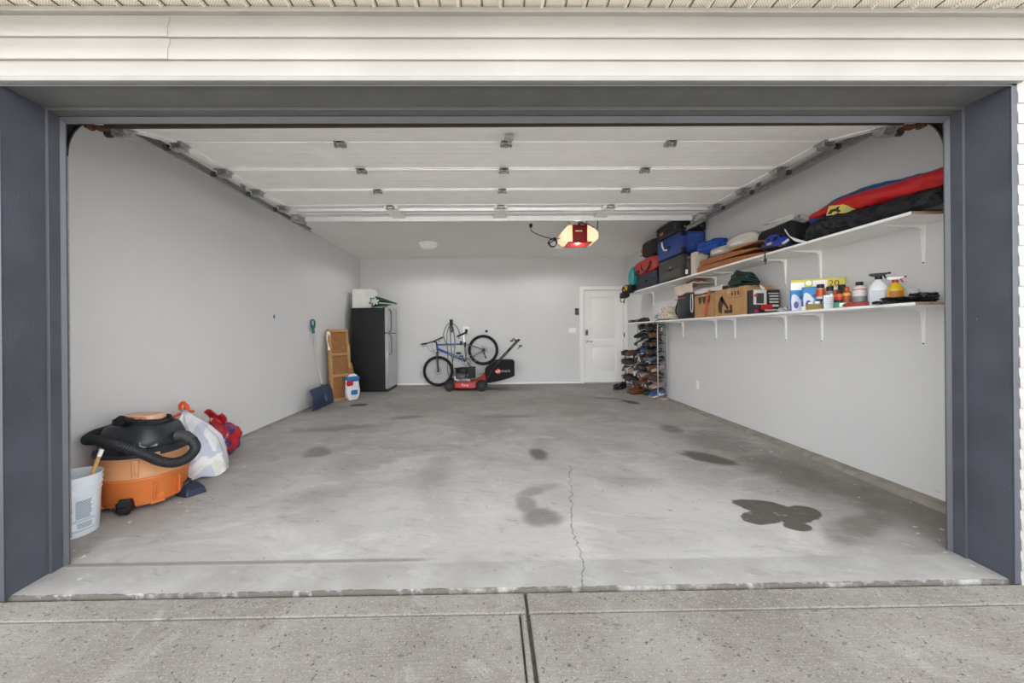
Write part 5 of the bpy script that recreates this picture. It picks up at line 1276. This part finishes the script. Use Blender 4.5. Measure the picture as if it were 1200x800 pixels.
jar('spray_can', 'thin orange spray can squeezed behind the gold tray beside the taller can', 'spray can', 2.93, 3.30, .024, .165, M_or2, M_white, .6, .02)
t = at('plastic_film', 'crumpled ball of clear plastic film beside the detergent pouches', 'plastic film', 2.83, 3.73)
b = MB(); b.lump((0, 0, .022), (.10, .12, .044), e=.8, amp=.4, fr=3, seed=22, n=26, ridge=.2); b.build('film', mat('film', 'b9bcbe', .2, bump=.6), t)
t = at('black_glove', 'flat black glove lying in front of the black and red box', 'glove', 2.80, 3.97, .5)
b = MB(); b.lump((0, 0, .009), (.10, .12, .018), e=.7, amp=.2, seed=5, n=24)
for k in range(4): b.tube([(-.03+.022*k, -.05, .009), (-.045+.03*k, -.13+.01*abs(k-1.5), .010)], .009, 8)
b.tube([(.04, 0, .009), (.085, -.04, .009)], .009, 8); b.build('glove', M_blackf, t)
# product box (black, white, red) against the long carton
t = at('tool_box_carton', 'printed black, white and red product box standing against the cardboard carton', 'box', 2.925, 4.17, 0)
b = MB(); b.box(-.14, .14, -.05, .05, 0, .255); b.build('carton', mat('carton_print_black', '1d1c1f', .45), t, bevel=.003)
prints(t, 'white_print', mat('print_white', 'cfcfd2', .5), [(-.14, .0, .10, .255), (.02, .13, .212, .222), (.03, .13, .18, .196), (.03, .13, .15, .165), (.03, .13, .115, .135), (.03, .13, .075, .098), (-.02, .13, .03, .05)], -.0502)
prints(t, 'grey_print', M_dkgrey, [(-.11, -.03, .11, .22), (-.13, -.08, .06, .10)], -.0514)
prints(t, 'red_print', M_redp, [(-.06, .06, .045, .10), (-.135, -.09, .015, .05), (-.132, -.10, .18, .21)], -.0520)
t = at('blue_strip_box', 'thin blue and black packet lying in front of the printed product box', 'packet', 2.79, 4.06, .2)
b = MB(); b.box(-.02, .06, -.03, .03, 0, .02); b.build('packet', mat('packet_blue', '1f4a9c', .4), t, bevel=.002)
def carton(name, label, x0, x1, y0, y1, h, fn=None, m=None):
    t = at(name, label, 'cardboard box', (x0+x1)/2, (y0+y1)/2)
    hx_, hy_ = (x1-x0)/2, (y1-y0)/2
    b = MB(); b.box(-hx_, hx_, -hy_, hy_, 0, h); b.build('carton', m or M_card, t, bevel=.004)
    b = MB(); b.box(-hx_-.001, hx_+.001, -.03, .03, h, h+.0012); b.box(-hx_-.0012, -hx_, -.03, .03, h-.06, h); b.build('tape', mat('packing_tape', 'b39a76', .3), t)
    if fn: fn(t, hx_, hy_, h)
    return t
M_ink = mat('box_ink', '4a3525', .8)
def vac_print(t, hx_, hy_, h):                                         # printed picture on the -X side: an upright appliance, icons
    b = MB(); b.xf(T((-hx_-.0005, 0, 0)))
    def pl(pts): b.prism(pts, 0, -.001, 0)
    pl([(.14, .03), (.20, .05), (.21, .14), (.17, .22), (.12, .24), (.10, .18), (.13, .10)]); pl([(.16, .20), (.02, .06), (.0, .09), (.13, .24)])
    pl([(-.05, .03), (.08, .03), (.09, .07), (-.05, .06)]); pl([(-.07, .03), (-.03, .03), (-.02, .13), (-.06, .12)])
    b.xf(); b.build('appliance_print', M_ink, t, smooth=False)
    b = MB(); b.xf(T((-hx_-.0005, 0, 0)))
    for k in range(3): b.box(-.001, 0, -.19+k*.055, -.165+k*.055, .225, .27)
    b.box(-.001, 0, -.22, -.01, .20, .203); b.box(-.001, 0, -.22, -.217, .20, .29); b.xf(); b.build('icon_print', M_ink, t, smooth=False)
carton('cardboard_box', 'brown cardboard box with a dark appliance picture on the lower shelf', 2.765, 3.07, 4.235, 4.80, .315, vac_print)
def leaf_print(t, hx_, hy_, h):
    b = MB(); b.xf(T((-hx_-.0005, 0, 0)))
    for k in range(3): b.prism([(-.15+.1*k, .27), (-.06+.1*k, .27), (-.08+.1*k, .20), (-.11+.1*k, .17), (-.14+.1*k, .21)], 0, -.001, 0)
    b.xf(); b.build('leaf_print', M_ink, t, smooth=False)
carton('cardboard_box', 'plain brown cardboard box between the black bag and the appliance box', 2.775, 3.07, 4.83, 5.30, .30, leaf_print)
t = at('orange_strap', 'orange webbing strap hanging down over the plain brown box', 'strap', 2.765, 4.90)
b = MB(); b.grid(lambda u, v: (-.006-.012*math.sin(v*3)-.004*u, -.02+.035*u+.10*v, .335-.33*v+.006*math.sin(9*v)), 3, 18); b.build('webbing', mat('strap_orange', 'c0552a', .7, var=.3, scale=60), t, solid=.004)
# green cord coil on the box
t = at('extension_cord', 'coil of dark green extension cord lying on the appliance box', 'extension cord', 2.88, 4.42, z=SL+.318)
rnd = random.Random(7); b = MB()
for k in range(11):
    q_ = (1 - (k/11.5)**2)**.5; ra, rb, zz, ph = rnd.uniform(.11, .14)*q_, rnd.uniform(.17, .23)*q_, .012 + k*.0135, rnd.uniform(0, 6)
    pts = [(ra*math.cos(a) , rb*math.sin(a), zz*(1-.25*math.cos(a)) + .016*math.sin(2*a+ph)) for a in [i*2*math.pi/24 for i in range(24)]]
    b.tube(smooth_path(pts, 2, True), .0085, 7, closed=True)
for k in range(7):
    ph = rnd.uniform(-1, 1); b.tube(smooth_path([(-.12, .12*ph, .02), (-.07, .1*ph, .12+.02*rnd.random()), (.05, .08*ph, .15), (.12, .1*ph, .03)], 4), .0085, 7)
b.build('cord', mat('cord_green', '17332a', .6), t)
b = MB(); b.tube([(-.04, -.16, .03), (-.02, -.25, .0), (.0, -.27, -.03)], .007, 6); b.build('tail', mat('cord_green', '17332a'), t)
b = MB(); b.tube([(.0, -.262, -.015), (.03, -.285, -.055)], .013, 8); b.build('plug', M_wpl, t, label='white plug end')
# black tub bag
t = at('black_tub', 'round black fabric tub with a red stripe on the lower shelf', 'tub', 2.925, 5.66)
b = MB(); b.loft([[(.145*r*math.copysign(abs(math.cos(a))**.75, math.cos(a)), .27*r*math.copysign(abs(math.sin(a))**.75, math.sin(a)), z) for a in [2*math.pi*k/40 for k in range(40)]] for r, z in [(.88, 0), (.96, .02), (1.0, .15), (.98, .30), (.96, .345), (.99, .36), (.93, .365), (.90, .33)]])
b.build('tub_body', mat('tub_black', '15181d', .5, bump=.4, bscale=30), t)
b = MB(); b.tube(smooth_path([(-.146, -.10, .295), (-.150, .02, .30), (-.150, .12, .285), (-.143, .22, .29)], 5), .007, 8); b.build('red_stripe', M_redp, t)
for y_ in (-.25, .25):
    b = MB(); b.tube(smooth_path([(-.06, y_, .33), (-.08, y_*1.10, .24), (-.10, y_*1.12, .12), (-.06, y_*1.04, .04)], 5), .012, 6); b.build('handle', M_black, t)
def cloth(name, label, cat, x, y, z, L, W_, drop, m, seed, rz=0, th=.01, lift=0.0):
    """draped sheet: lies flat and hangs over the -X edge by drop"""
    t = at(name, label, cat, x, y, rz, z)
    b = MB()
    def f(u, v):
        s = (1-v)*(W_ + drop)
        yy = (u-.5)*L*(1+.04*noise.noise(Vector((v*3, seed, 0)))); n_ = noise.noise(Vector((u*5+seed, v*4, 1)))
        if s <= W_: return (W_/2 - s, yy, .012 + lift + .03*abs(n_) + .01*math.sin(u*9+seed)*(v))
        d_ = s - W_; return (-W_/2 - .006 - .012*abs(n_), yy, .012 + lift - d_*(1+.12*math.sin(u*8+seed)))
    b.grid(f, 26, 22); b.build('sheet', m, t, solid=th); return t
M_cream = mat('cloth_cream', 'dccbb8', .85, bump=.3); M_pale = mat('cloth_pale', 'd6d0cc', .8, bump=.4)
cloth('folded_cloth', 'cream cloth draped over the black tub on the lower shelf', 'cloth', 2.92, 5.62, SL+.375, .52, .27, .13, M_cream, 3, th=.012, lift=.10)
cloth('folded_cloth', 'thin pale crumpled cloth spread over the brown cardboard boxes', 'cloth', 2.92, 4.98, SL+.325, .62, .27, .05, M_pale, 8, th=.02, lift=.03)
t = at('white_cord_loop', 'thin white cord loop hanging below the pale cloth beside the black tub', 'cord loop', 2.755, 5.33, z=SL)
b = MB(); b.tube(smooth_path([(0, -.02, .33), (-.002, -.028, .20), (-.002, -.02, .10), (-.002, .0, .085), (-.002, .02, .10), (-.002, .028, .20), (0, .02, .33)], 5), .005, 6); b.build('cord', M_wpl, t)
t = at('brown_packet', 'small reddish brown folded packet lying on the cream cloth', 'packet', 2.96, 5.62, z=SL+.50)
b = MB(); b.lump((0, 0, .03), (.16, .34, .06), e=.5, amp=.15, seed=4, n=26); b.build('packet', mat('packet_brown', '8a5648', .6, bump=.4), t)
# paper towel rolls, showing their ends
def roll(x, y, z, label, r=.052):
    t = at('paper_towel_roll', label, 'paper roll', x, y, z=z, group='white paper rolls stacked on the lower shelf')
    b = MB(); b.xf(R(-math.pi/2+.15, 'Y')); b.lathe([(r*.38, -.09), (r, -.09), (r, .09), (r*.38, .09)], n=30, caps=False); b.lathe([(r*.38, .09), (r*.38, -.09)], n=30, caps=False); b.xf(); b.build('paper', mat('paper_cream', 'ddd3c4', .85), t)
    b = MB(); b.xf(R(-math.pi/2+.15, 'Y')); b.lathe([(r*.36, -.088), (r*.36, .088)], n=24, caps=False); b.xf(); b.build('core', M_card, t, solid=.002)
roll(2.87, 6.16, SL+.068, 'paper roll in the bottom row of the small stack, next to the black tub'); roll(2.87, 6.28, SL+.068, 'paper roll in the middle of the bottom row of the small stack'); roll(2.87, 6.40, SL+.068, 'paper roll at the far end of the bottom row of the small stack')
roll(2.87, 6.22, SL+.165, 'paper roll on top of the small stack, nearer the black tub'); roll(2.87, 6.34, SL+.165, 'paper roll on top of the small stack, farther from the black tub')
t = at('teal_cloth', 'pale teal cloth bundled behind and beside the paper rolls', 'cloth', 2.98, 6.62)
b = MB(); b.lump((-.02, .0, .07), (.24, .34, .14), e=.8, amp=.35, fr=2, seed=3, n=30, ridge=.1); b.lump((.05, -.32, .11), (.10, .30, .22), e=.8, amp=.3, fr=2, seed=6, n=30, ridge=.1); b.build('bundle', mat('cloth_teal', '8fb0a8', .85, bump=.4), t)
t = at('hand_drill', 'black power tool lying on its side at the far end of the lower shelf', 'power tool', 2.84, 7.15, .9)
b = MB(); b.cyl((-.12, 0, .045), (.10, 0, .045), .034, .04, n=20); b.cyl((-.18, 0, .045), (-.12, 0, .045), .014, .03, n=16); b.build('motor_body', M_black, t)
b = MB(); b.loft([[(.04, .0, .02), (.09, .0, .02), (.09, .0, .07), (.04, .0, .07)], [(.07, .13, .02), (.12, .13, .02), (.12, .13, .07), (.07, .13, .07)]]); b.build('grip', M_blackr, t, bevel=.008)
for i, (y_, L_, m_, nm, lb) in enumerate([(7.42, .26, M_black, 'black_tool_case', 'slim black tool case lying near the far end of the lower shelf'), (7.76, .22, mat('case_brown', '4a362c', .6), 'brown_tool_case', 'slim dark brown case at the very end of the lower shelf')]):
    t = at(nm, lb, 'tool case', 2.88, y_)
    b = MB(); b.box(-.10, .10, -L_/2, L_/2, 0, .055); b.build('case', m_, t, bevel=.01)
    b = MB(); b.box(-.106, -.10, -.02, .02, .018, .04); b.build('clasp', M_grey, t, bevel=.002)
t = at('cable_tail', 'thin grey cable dangling over the lower shelf edge beside the shoe rack', 'cable', 2.735, 6.45)
b = MB(); b.tube(smooth_path([(.10, -.25, .01), (.02, -.12, .012), (-.004, 0, .0), (-.008, .03, -.05), (-.006, .05, -.09)], 5), .005, 6); b.build('cable', M_dkgrey, t)

# ================================================================== things on the upper shelf (z = SU)
def up(name, label, cat, x, y, rz=0.0, z=SU, **k): return at(name, label, cat, x, y, rz, z, **k)
def longbag(name, label, m, pts, rs, seed, crease=.3, squash=1.0):
    t = up(name, label, 'bag', pts[0][0], pts[0][1]); o = Vector(pts[0][:2] + (0,))
    P = smooth_path([Vector(p) - o for p in pts], 26); n = len(P); N = 30; rings = []
    for i, p in enumerate(P):
        s = i/(n-1); k = s*(len(rs)-1); j = min(int(k), len(rs)-2); r_ = rs[j] + (rs[j+1]-rs[j])*(k-j)
        ring_ = []
        for q in range(N):
            a = 2*math.pi*q/N; nn = noise.noise(Vector((math.cos(a)*1.6+seed, math.sin(a)*1.6, s*7)))
            rr = r_*(1+.18*nn+.05*math.sin(3*a+s*14+seed)+.16*crease*noise.noise(Vector((math.cos(a)*3.5+seed, math.sin(a)*3.5, s*22)))+.10*crease*(1-2*abs(noise.noise(Vector((a*1.2+s*9, s*13+seed, 1))))))
            ring_.append(Vector((p.x + rr*math.cos(a), p.y, max(.002, p.z + rr*math.sin(a)*squash))))
        rings.append(ring_)
    b = MB(); b.loft(rings); b.build('cover', m, t); return t, b
M_nyb = mat('nylon_black', '14161c', .5, bump=.7, bscale=22); M_nyr = mat('nylon_red', 'bf1e22', .45, bump=.35, bscale=9); M_nyu = mat('nylon_blue', '1f5a9c', .5, bump=.4, bscale=9)
t, _ = longbag('long_black_bag', 'long crumpled black nylon bag lying along the upper shelf edge under the red one', M_nyb, [(2.88, 2.38, .062), (2.865, 2.8, .068), (2.86, 3.1, .085), (2.87, 3.35, .085), (2.90, 3.55, .035)], [.10, .098, .11, .11, .05], 2, crease=1.3, squash=.75)
b = MB(); b.lump((.0, .86, .06), (.20, .22, .12), e=.8, amp=.35, fr=2.5, seed=4, n=30, ridge=.15); b.build('bunched_end', M_nyb, t)
t, _ = longbag('long_red_bag', 'long red nylon bag resting on the black one on the upper shelf', M_nyr, [(2.87, 2.36, .178), (2.88, 2.6, .19), (2.885, 2.9, .222), (2.88, 3.2, .245), (2.86, 3.47, .235)], [.068, .067, .064, .05, .014], 5)
b = MB(); b.lathe([(0, 0), (.062, 0), (.067, .012), (.066, .03)], c=(0, -.02, .178), axis=Matrix.Rotation(-math.pi/2, 3, 'X'), n=30); b.build('end_cap', mat('nylon_red_dark', '9c1a1e', .5), t)
longbag('long_blue_bag', 'long blue nylon bag against the wall behind the red one on the upper shelf', M_nyu, [(3.03, 2.5, .22), (3.03, 2.75, .25), (3.03, 3.0, .285), (3.03, 3.3, .30), (3.03, 3.62, .26)], [.07, .075, .078, .075, .05], 8)
t = up('leaflet', 'small yellow printed leaflet propped on the long red bag', 'leaflet', 2.80, 3.10, -.75, z=SU+.155, ry=0)
t.rotation_euler = (-.35, .12, -1.0)
b = MB(); b.box(-.09, .09, -.001, .001, 0, .085); b.build('card', mat('leaflet_yellow', 'cdbb62', .5), t)
b = MB(); b.prism([(-.085, .01), (-.07, .05), (-.04, .055), (-.03, .07), (-.015, .068), (-.02, .045), (-.0, .03), (-.015, .012), (-.03, .03), (-.05, .03), (-.06, .008)], 1, -.0022, -.001); b.build('drawing', mat('leaflet_ink', '3b2a20', .6), t)
b = MB(); b.box(.02, .075, -.0022, -.001, .02, .065); b.build('green_patch', mat('leaflet_green', 'a9b86a', .5), t)
# black duffel with white crumpled top
t = up('sports_bag', 'black mesh bag topped with crumpled white fabric on the upper shelf', 'bag', 2.985, 3.96, z=SU+.02)
b = MB(); b.lump((0, 0, .14), (.24, .50, .28), e=.45, amp=.12, fr=2, seed=2, n=40, ridge=.04); b.build('bag_body', mat('mesh_black', '161718', .8, bump=.8, bscale=120), t)
b = MB(); b.lump((.0, 0, .29), (.22, .44, .10), e=.7, amp=.35, fr=3, seed=7, n=36, ridge=.15, flat=False); b.build('white_fabric', mat('fabric_white', 'c9c8c4', .7, bump=.6), t)
b = MB(); b.tube(smooth_path([(-.05, -.03, .30), (-.02, .02, .335), (.03, .06, .31)], 5), .008, 6); b.build('strap', M_black, t)
# curved white blade shape
t = up('white_fin', 'curved white plastic fin leaning over the shelf edge beside the blue helmet', 'fin', 2.765, 3.62)
b = MB()
C_ = [(.0, .02, .175), (-.004, -.02, .12), (.0, -.06, .075), (.01, -.12, .04), (.02, -.20, .01)]
Wd = [.014, .042, .048, .036, .008]
P = smooth_path([(c[0], c[1], c[2]) for c in C_], 6); n = len(P)
rr = []
for i, p in enumerate(P):
    k = i/(n-1)*(len(Wd)-1); j = min(int(k), len(Wd)-2); w_ = Wd[j]+(Wd[j+1]-Wd[j])*(k-j)
    rr.append([p + Vector((0.006*math.cos(a), .7*w_*math.sin(a), .7*w_*math.sin(a))) for a in [2*math.pi*q/10 for q in range(10)]])
b.loft(rr); b.build('fin_body', M_wpl, t)
b = MB(); b.tube([(.0, -.02, .07), (.0, .06, .045), (.01, .10, .04)], .012, 8); b.build('tab', M_wpl, t)
# helmet
HM = up('bicycle_helmet', 'blue and dark bicycle helmet with a dangling strap on the upper shelf edge', 'helmet', 2.80, 3.80, z=SU+.045)
b = MB()
rings = []
for i in range(13):
    la = math.pi/2*i/12; ring_ = []
    for q in range(36):
        a = 2*math.pi*q/36
        k = 1 - .10*(abs(math.sin(2.5*a))**4)*math.sin(2*la)
        ring_.append((.10*math.cos(a)*math.cos(la)*k, .15*math.sin(a)*math.cos(la)*k, .125*math.sin(la)*k + .012*math.sin(a)))
    rings.append(ring_)
b.loft(rings); b.build('shell', mat('helmet_blue', '1c3fb0', .3, coat=.5), HM)
b = MB()
for s_ in (-1, 0, 1):
    for k in range(2):
        c0 = Vector((s_*.055-.01, -.07+k*.09, .098-abs(s_)*.028)); b.lump(c0, (.026, .06, .03), e=.9, amp=.0, n=12, flat=False)
for k in range(3): b.lump((-.092, -.09+.075*k, .045), (.022, .045, .018), e=.9, amp=0, n=12, flat=False)
b.build('vents', M_black, HM)
b = MB(); b.tube([(.101*math.cos(a), .151*math.sin(a), .012*math.sin(a)) for a in [2*math.pi*q/36 for q in range(36)]], .008, 8, closed=True); b.tube([(.095*math.cos(a), .147*math.sin(a), .02+.012*math.sin(a)) for a in [2*math.pi*q/36 for q in range(36)]], .006, 6, closed=True); b.build('rim', M_dkgrey, HM)
b = MB(); b.box(-.103, -.098, -.07, -.01, .012, .035); b.build('decal', mat('decal_pale', 'b9a6b8', .4), HM)
b = MB(); b.tube(smooth_path([(-.09, -.03, .0), (-.118, -.02, -.02), (-.125, -.02, -.05), (-.124, -.015, -.11), (-.12, -.02, -.17)], 4), .005, 6); b.tube(smooth_path([(-.09, .05, .0), (-.112, .02, -.02), (-.124, -.01, -.06)], 4), .005, 6); b.cb((-.122, -.016, -.13), (.014, .022, .03)); b.build('chin_strap', M_black, HM)
# stacked folded brown boards with rounded ends
def slab_fold(name, label, y0, y1, z0, th, x0=2.75, x1=3.06, rz=0):
    t = up(name, label, 'folded blanket' if 'blanket' in name else 'cardboard', (x0+x1)/2, y1, z=SU+z0)
    L_ = y1 - y0; hx_ = (x1-x0)/2
    prof = [(-L_, 0), (-.03, 0), (-.008, th*.2), (0, th*.5), (-.008, th*.8), (-.03, th), (-L_*.6, th*.8), (-L_, th*.25)]
    b = MB(); b.loft([[(-hx_, y, z) for y, z in prof], [(hx_, y, z) for y, z in prof]]); b.build('sheet', m_, t, bevel=.004); return t
m_ = mat('board_brown', 'a5673a', .75, var=.12, scale=14, bump=.2)
slab_fold('folded_cardboard', 'lowest folded brown cardboard sheet along the upper shelf edge', 3.86, 5.18, 0, .075)
slab_fold('folded_cardboard', 'upper folded brown cardboard sheet lying on the lowest one', 4.05, 5.12, .078, .075, x0=2.76)
m_ = mat('board_tan', 'b58058', .75, var=.12, scale=14)
slab_fold('folded_cardboard', 'shorter tan cardboard piece on top between the pillows and the boards', 4.0, 4.55, .155, .03, x0=2.78)
for nm, lb, y_, z_, sz, sd_ in [('pillow', 'pale grey plastic-wrapped pillow on the boards beside the black mesh bag', 4.45, .10, (.30, .46, .19), 3), ('pillow', 'flatter grey plastic-wrapped pillow farther along the boards', 4.86, .165, (.28, .42, .12), 9)]:
    t = up(nm, lb, 'pillow', 2.94, y_, z=SU + (z_ if y_ > 4.6 else .155))
    b = MB(); b.lump((0, 0, sz[2]/2), sz, e=.8, amp=.12, fr=2, seed=sd_, n=36, ridge=.03); b.build('case', mat('pillow_grey', 'c9c6c0', .5, bump=.4, bscale=12), t)
    b = MB(); b.lump((-sz[0]*.30, -.02, sz[2]*.35), (.13, sz[1]*.55, .03), e=.6, amp=.2, seed=sd_, n=20, flat=False); b.build('white_fold', M_white, t)
t = up('blue_cloth', 'bright blue fabric bundle lying across the pillows toward the blue suitcase', 'cloth', 2.93, 5.02, z=SU+.285)
b = MB(); b.lump((0, .1, .05), (.26, .50, .16), e=.85, amp=.3, fr=1.8, seed=14, n=40, ridge=.08); b.lump((.0, -.22, .02), (.12, .34, .06), e=.9, amp=.3, fr=2, seed=11, n=26); b.build('bundle', mat('cloth_blue', '1550b4', .5, bump=.5, bscale=20), t)
t = up('foam_block', 'upright cream foam packing block with notches beside the suitcases', 'packing foam', 2.84, 5.30)
b = MB(); b.box(-.08, .10, -.06, .06, 0, .26); b.box(-.08, -.03, -.055, .055, .26, .30); b.box(.03, .07, -.055, .055, .26, .31)
b.build('block', mat('foam_cream', 'ddd2c4', .8), t, bevel=.006)
t = up('grey_strap_bundle', 'bundle of dark patterned straps and tags between the foam block and the grey suitcase', 'straps', 2.84, 5.44)
b = MB(); b.lump((.02, .0, .12), (.20, .10, .24), e=.6, amp=.25, fr=3, seed=3, n=30, ridge=.15); b.build('bundle', mat('strap_mix', '4a4446', .7, var=.75, scale=45, bump=.5), t)
b = MB(); b.box(-.105, -.095, -.03, .02, .03, .09); b.build('tag', M_white, t)
def suitcase(name, label, x0, x1, y0, y1, z0, h, m, seam=True, wheels=False, trimm=None, extra=None, soft=.03):
    t = up(name, label, 'suitcase', (x0+x1)/2, (y0+y1)/2, z=SU+z0)
    hx_, hy_ = (x1-x0)/2, (y1-y0)/2
    b = MB(); b.box(-hx_, hx_, -hy_, hy_, .004, h); b.build('shell', m, t, bevel=soft, seg=4)
    tm = trimm or M_black
    b = MB(); 
    for zz in ([.5] if seam else []) : 
        P = [(-hx_-.001, -hy_+soft, h*zz), (-hx_-.001, hy_-soft, h*zz), (-hx_+soft, hy_+.001, h*zz), (hx_-soft, hy_+.001, h*zz), (hx_, hy_-soft, h*zz), (hx_, -hy_+soft, h*zz), (hx_-soft, -hy_-.001, h*zz), (-hx_+soft, -hy_-.001, h*zz)]
        b.tube(P, .006, 6, closed=True)
    for zz in (.04, .96):
        P = [(-hx_+.004, -hy_+soft, h*zz), (-hx_+.004, hy_-soft, h*zz), (-hx_+soft, hy_-.004, h*zz), (hx_-soft, hy_-.004, h*zz), (hx_-.004, hy_-soft, h*zz), (hx_-.004, -hy_+soft, h*zz), (hx_-soft, -hy_+.004, h*zz), (-hx_+soft, -hy_+.004, h*zz)]
        b.tube(P, .006, 6, closed=True)
    b.build('zipper', tm, t)
    b = MB(); b.tube(smooth_path([(-hx_, -.07, h*.5), (-hx_-.028, -.06, h*.47), (-hx_-.03, 0, h*.45), (-hx_-.028, .06, h*.47), (-hx_, .07, h*.5)], 4), .009, 8); b.build('handle', M_black, t)
    if wheels:
        for zz in (.14, .86):
            b = MB(); b.cb((-hx_+.03, -hy_-.006, h*zz), (.075, .05, .07)); b.cyl((-hx_+.0, -hy_-.03, h*zz), (-hx_+.045, -hy_-.03, h*zz), .024, n=16); b.build('wheel_housing', M_black, t, bevel=.008)
    if extra: extra(t, hx_, hy_, h)
    return t
def gx(t, hx_, hy_, h):
    b = MB(); b.box(-hx_-.004, -hx_, -hy_+.06, hy_-.06, .03, h*.44); b.build('front_pocket', mat('suit_grey_lt', '4b4a48', .7, bump=.5, bscale=200), t, bevel=.004)
    b = MB(); b.box(-hx_-.012, -hx_-.003, -.05, -.02, h*.47, h*.62); b.build('tag', M_grey, t)
    b = MB(); b.lump((.0, -hy_-.02, h*.5), (.22, .05, h*.8), e=.5, amp=.15, fr=3, seed=5, n=24, flat=False); b.build('end_padding', mat('padding_mix', '8b8378', .7, var=.6, scale=30), t)
suitcase('grey_suitcase', 'dark grey suitcase lying flat on the upper shelf under the big blue one', 2.745, 3.08, 5.56, 6.36, 0, .345, mat('suit_grey', '3e3d3b', .7, bump=.5, bscale=200), wheels=False, extra=gx)
def bx_(t, hx_, hy_, h):
    b = MB(); b.tube(smooth_path([(-hx_-.01, .20, h*.85), (-hx_-.02, .17, h*.7), (-hx_-.014, .12, h*.45), (-hx_-.02, .02, h*.40)], 5), .014, 8); b.build('white_tag', M_white, t)
    b = MB(); b.box(-hx_+.09, hx_-.03, -hy_-.006, -hy_, .05, h-.05); b.build('end_panel', mat('suit_blue_lt', '2c4a9a', .5, bump=.2), t, bevel=.004)
    b = MB()
    for k in (-.02, .06):
        for zz in (.35, .75): b.cyl((k, -hy_-.005, h*zz), (k, -hy_-.010, h*zz), .006, n=8)
    b.build('rivets', M_galv, t)
suitcase('blue_suitcase', 'big royal blue suitcase stacked on the grey one on the upper shelf', 2.735, 3.09, 5.58, 6.38, .35, .33, mat('suit_blue', '22408f', .6, bump=.4, bscale=200), wheels=True, extra=bx_, seam=False)
t = up('black_case', 'black hard case with a small orange label on top of the blue suitcase', 'case', 2.91, 5.98, z=SU+.684)
b = MB(); b.box(-.185, .185, -.40, .40, 0, .20); b.build('case_body', M_black, t, bevel=.01)
b = MB(); b.box(-.187, -.184, .16, .27, .06, .11); b.build('label', mat('label_tan', 'b98a5a', .6), t)
b = MB()
for k in range(4):
    for zz in (.05, .13): b.cyl((-.12+.08*k, -.40, zz), (-.12+.08*k, -.405, zz), .008, n=8)
b.build('stud', M_galv, t)
b = MB(); b.tube(smooth_path([(-.185, -.10, .10), (-.21, -.08, .10), (-.212, .0, .10), (-.21, .08, .10), (-.185, .10, .10)], 4), .01, 8); b.cb((-.19, -.28, .08), (.03, .08, .09)); b.build('handle', M_dkgrey, t)
suitcase('navy_suitcase', 'navy suitcase lying on the upper shelf under the red duffel', 2.75, 3.08, 6.45, 7.32, 0, .26, mat('suit_navy', '171c33', .7, bump=.4, bscale=200), soft=.025)
t = up('red_duffel', 'red duffel bag on the navy suitcase on the upper shelf', 'duffel bag', 2.90, 6.98, z=SU+.268)
b = MB(); b.lump((0, 0, .13), (.32, 1.02, .27), e=.45, amp=.10, fr=2, seed=6, n=44, ridge=.03); b.build('bag_body', mat('duffel_red', 'a8191c', .55, bump=.5, bscale=40), t)
b = MB(); b.tube(smooth_path([(-.155, -.3, .18), (-.175, -.28, .08), (-.17, -.1, .03), (-.175, .05, .09), (-.155, .08, .18)], 5), .013, 6); b.build('carry_handle', M_black, t)
b = MB(); b.lump((-.15, .30, .06), (.05, .26, .09), e=.5, amp=.1, n=20, flat=False); b.build('side_pocket', M_black, t)
b = MB(); b.tube([(-.05, -.48, .262), (-.05, .46, .262)], .006, 6); b.build('zipper', M_dkgrey, t)
t = up('charcoal_bag', 'charcoal rounded bag with an orange badge resting on the red duffel', 'bag', 2.88, 6.82, z=SU+.545)
b = MB(); b.lump((0, 0, .14), (.30, .62, .28), e=.55, amp=.08, fr=2, seed=9, n=40); b.build('bag_body', mat('charcoal', '2e2b2c', .75, bump=.5, bscale=150), t)
b = MB(); b.lump((-.146, .20, .13), (.02, .075, .055), e=.8, amp=.05, n=14, flat=False); b.build('badge', M_or2, t)
b = MB(); b.tube(smooth_path([(-.14, -.29, .02), (-.155, -.10, .04), (-.155, .10, .04), (-.14, .28, .05)], 5), .009, 6); b.build('piping', M_black, t)
t = up('teal_bag', 'teal plastic bag standing behind the red duffel at the end of the shelf', 'bag', 2.84, 7.72)
b = MB(); b.lump((0, 0, .25), (.16, .26, .50), e=.7, amp=.15, fr=1.8, seed=3, n=32, ridge=.04); b.build('sack', mat('bag_teal', '1f8a88', .4, bump=.5, bscale=15), t)
t = up('hip_bag', 'black and yellow bag hanging over the end of the upper shelf', 'bag', 2.72, 7.62)
b = MB(); b.lump((-.02, 0, .06), (.16, .50, .16), e=.6, amp=.2, fr=2.5, seed=5, n=34, flat=False); b.lump((-.07, .08, -.05), (.10, .42, .12), e=.6, amp=.2, fr=2.5, seed=8, n=30, flat=False); b.build('bag_body', M_blackf, t)
b = MB(); b.lump((-.09, -.02, .07), (.04, .24, .09), e=.5, amp=.15, n=24, flat=False); b.build('yellow_panel', mat('panel_yellow', 'c9a820', .6), t)
b = MB(); b.tube([(-.115, -.08, .03), (-.12, .0, .11)], .009, 6); b.tube([(-.115, .08, .03), (-.12, .0, .11)], .009, 6); b.build('black_mark', M_black, t)
b = MB(); b.tube(smooth_path([(-.10, .22, -.08), (-.13, .15, -.17), (-.13, -.02, -.18), (-.11, -.16, -.08), (-.08, -.22, .03)], 5), .008, 6); b.build('strap', M_black, t)
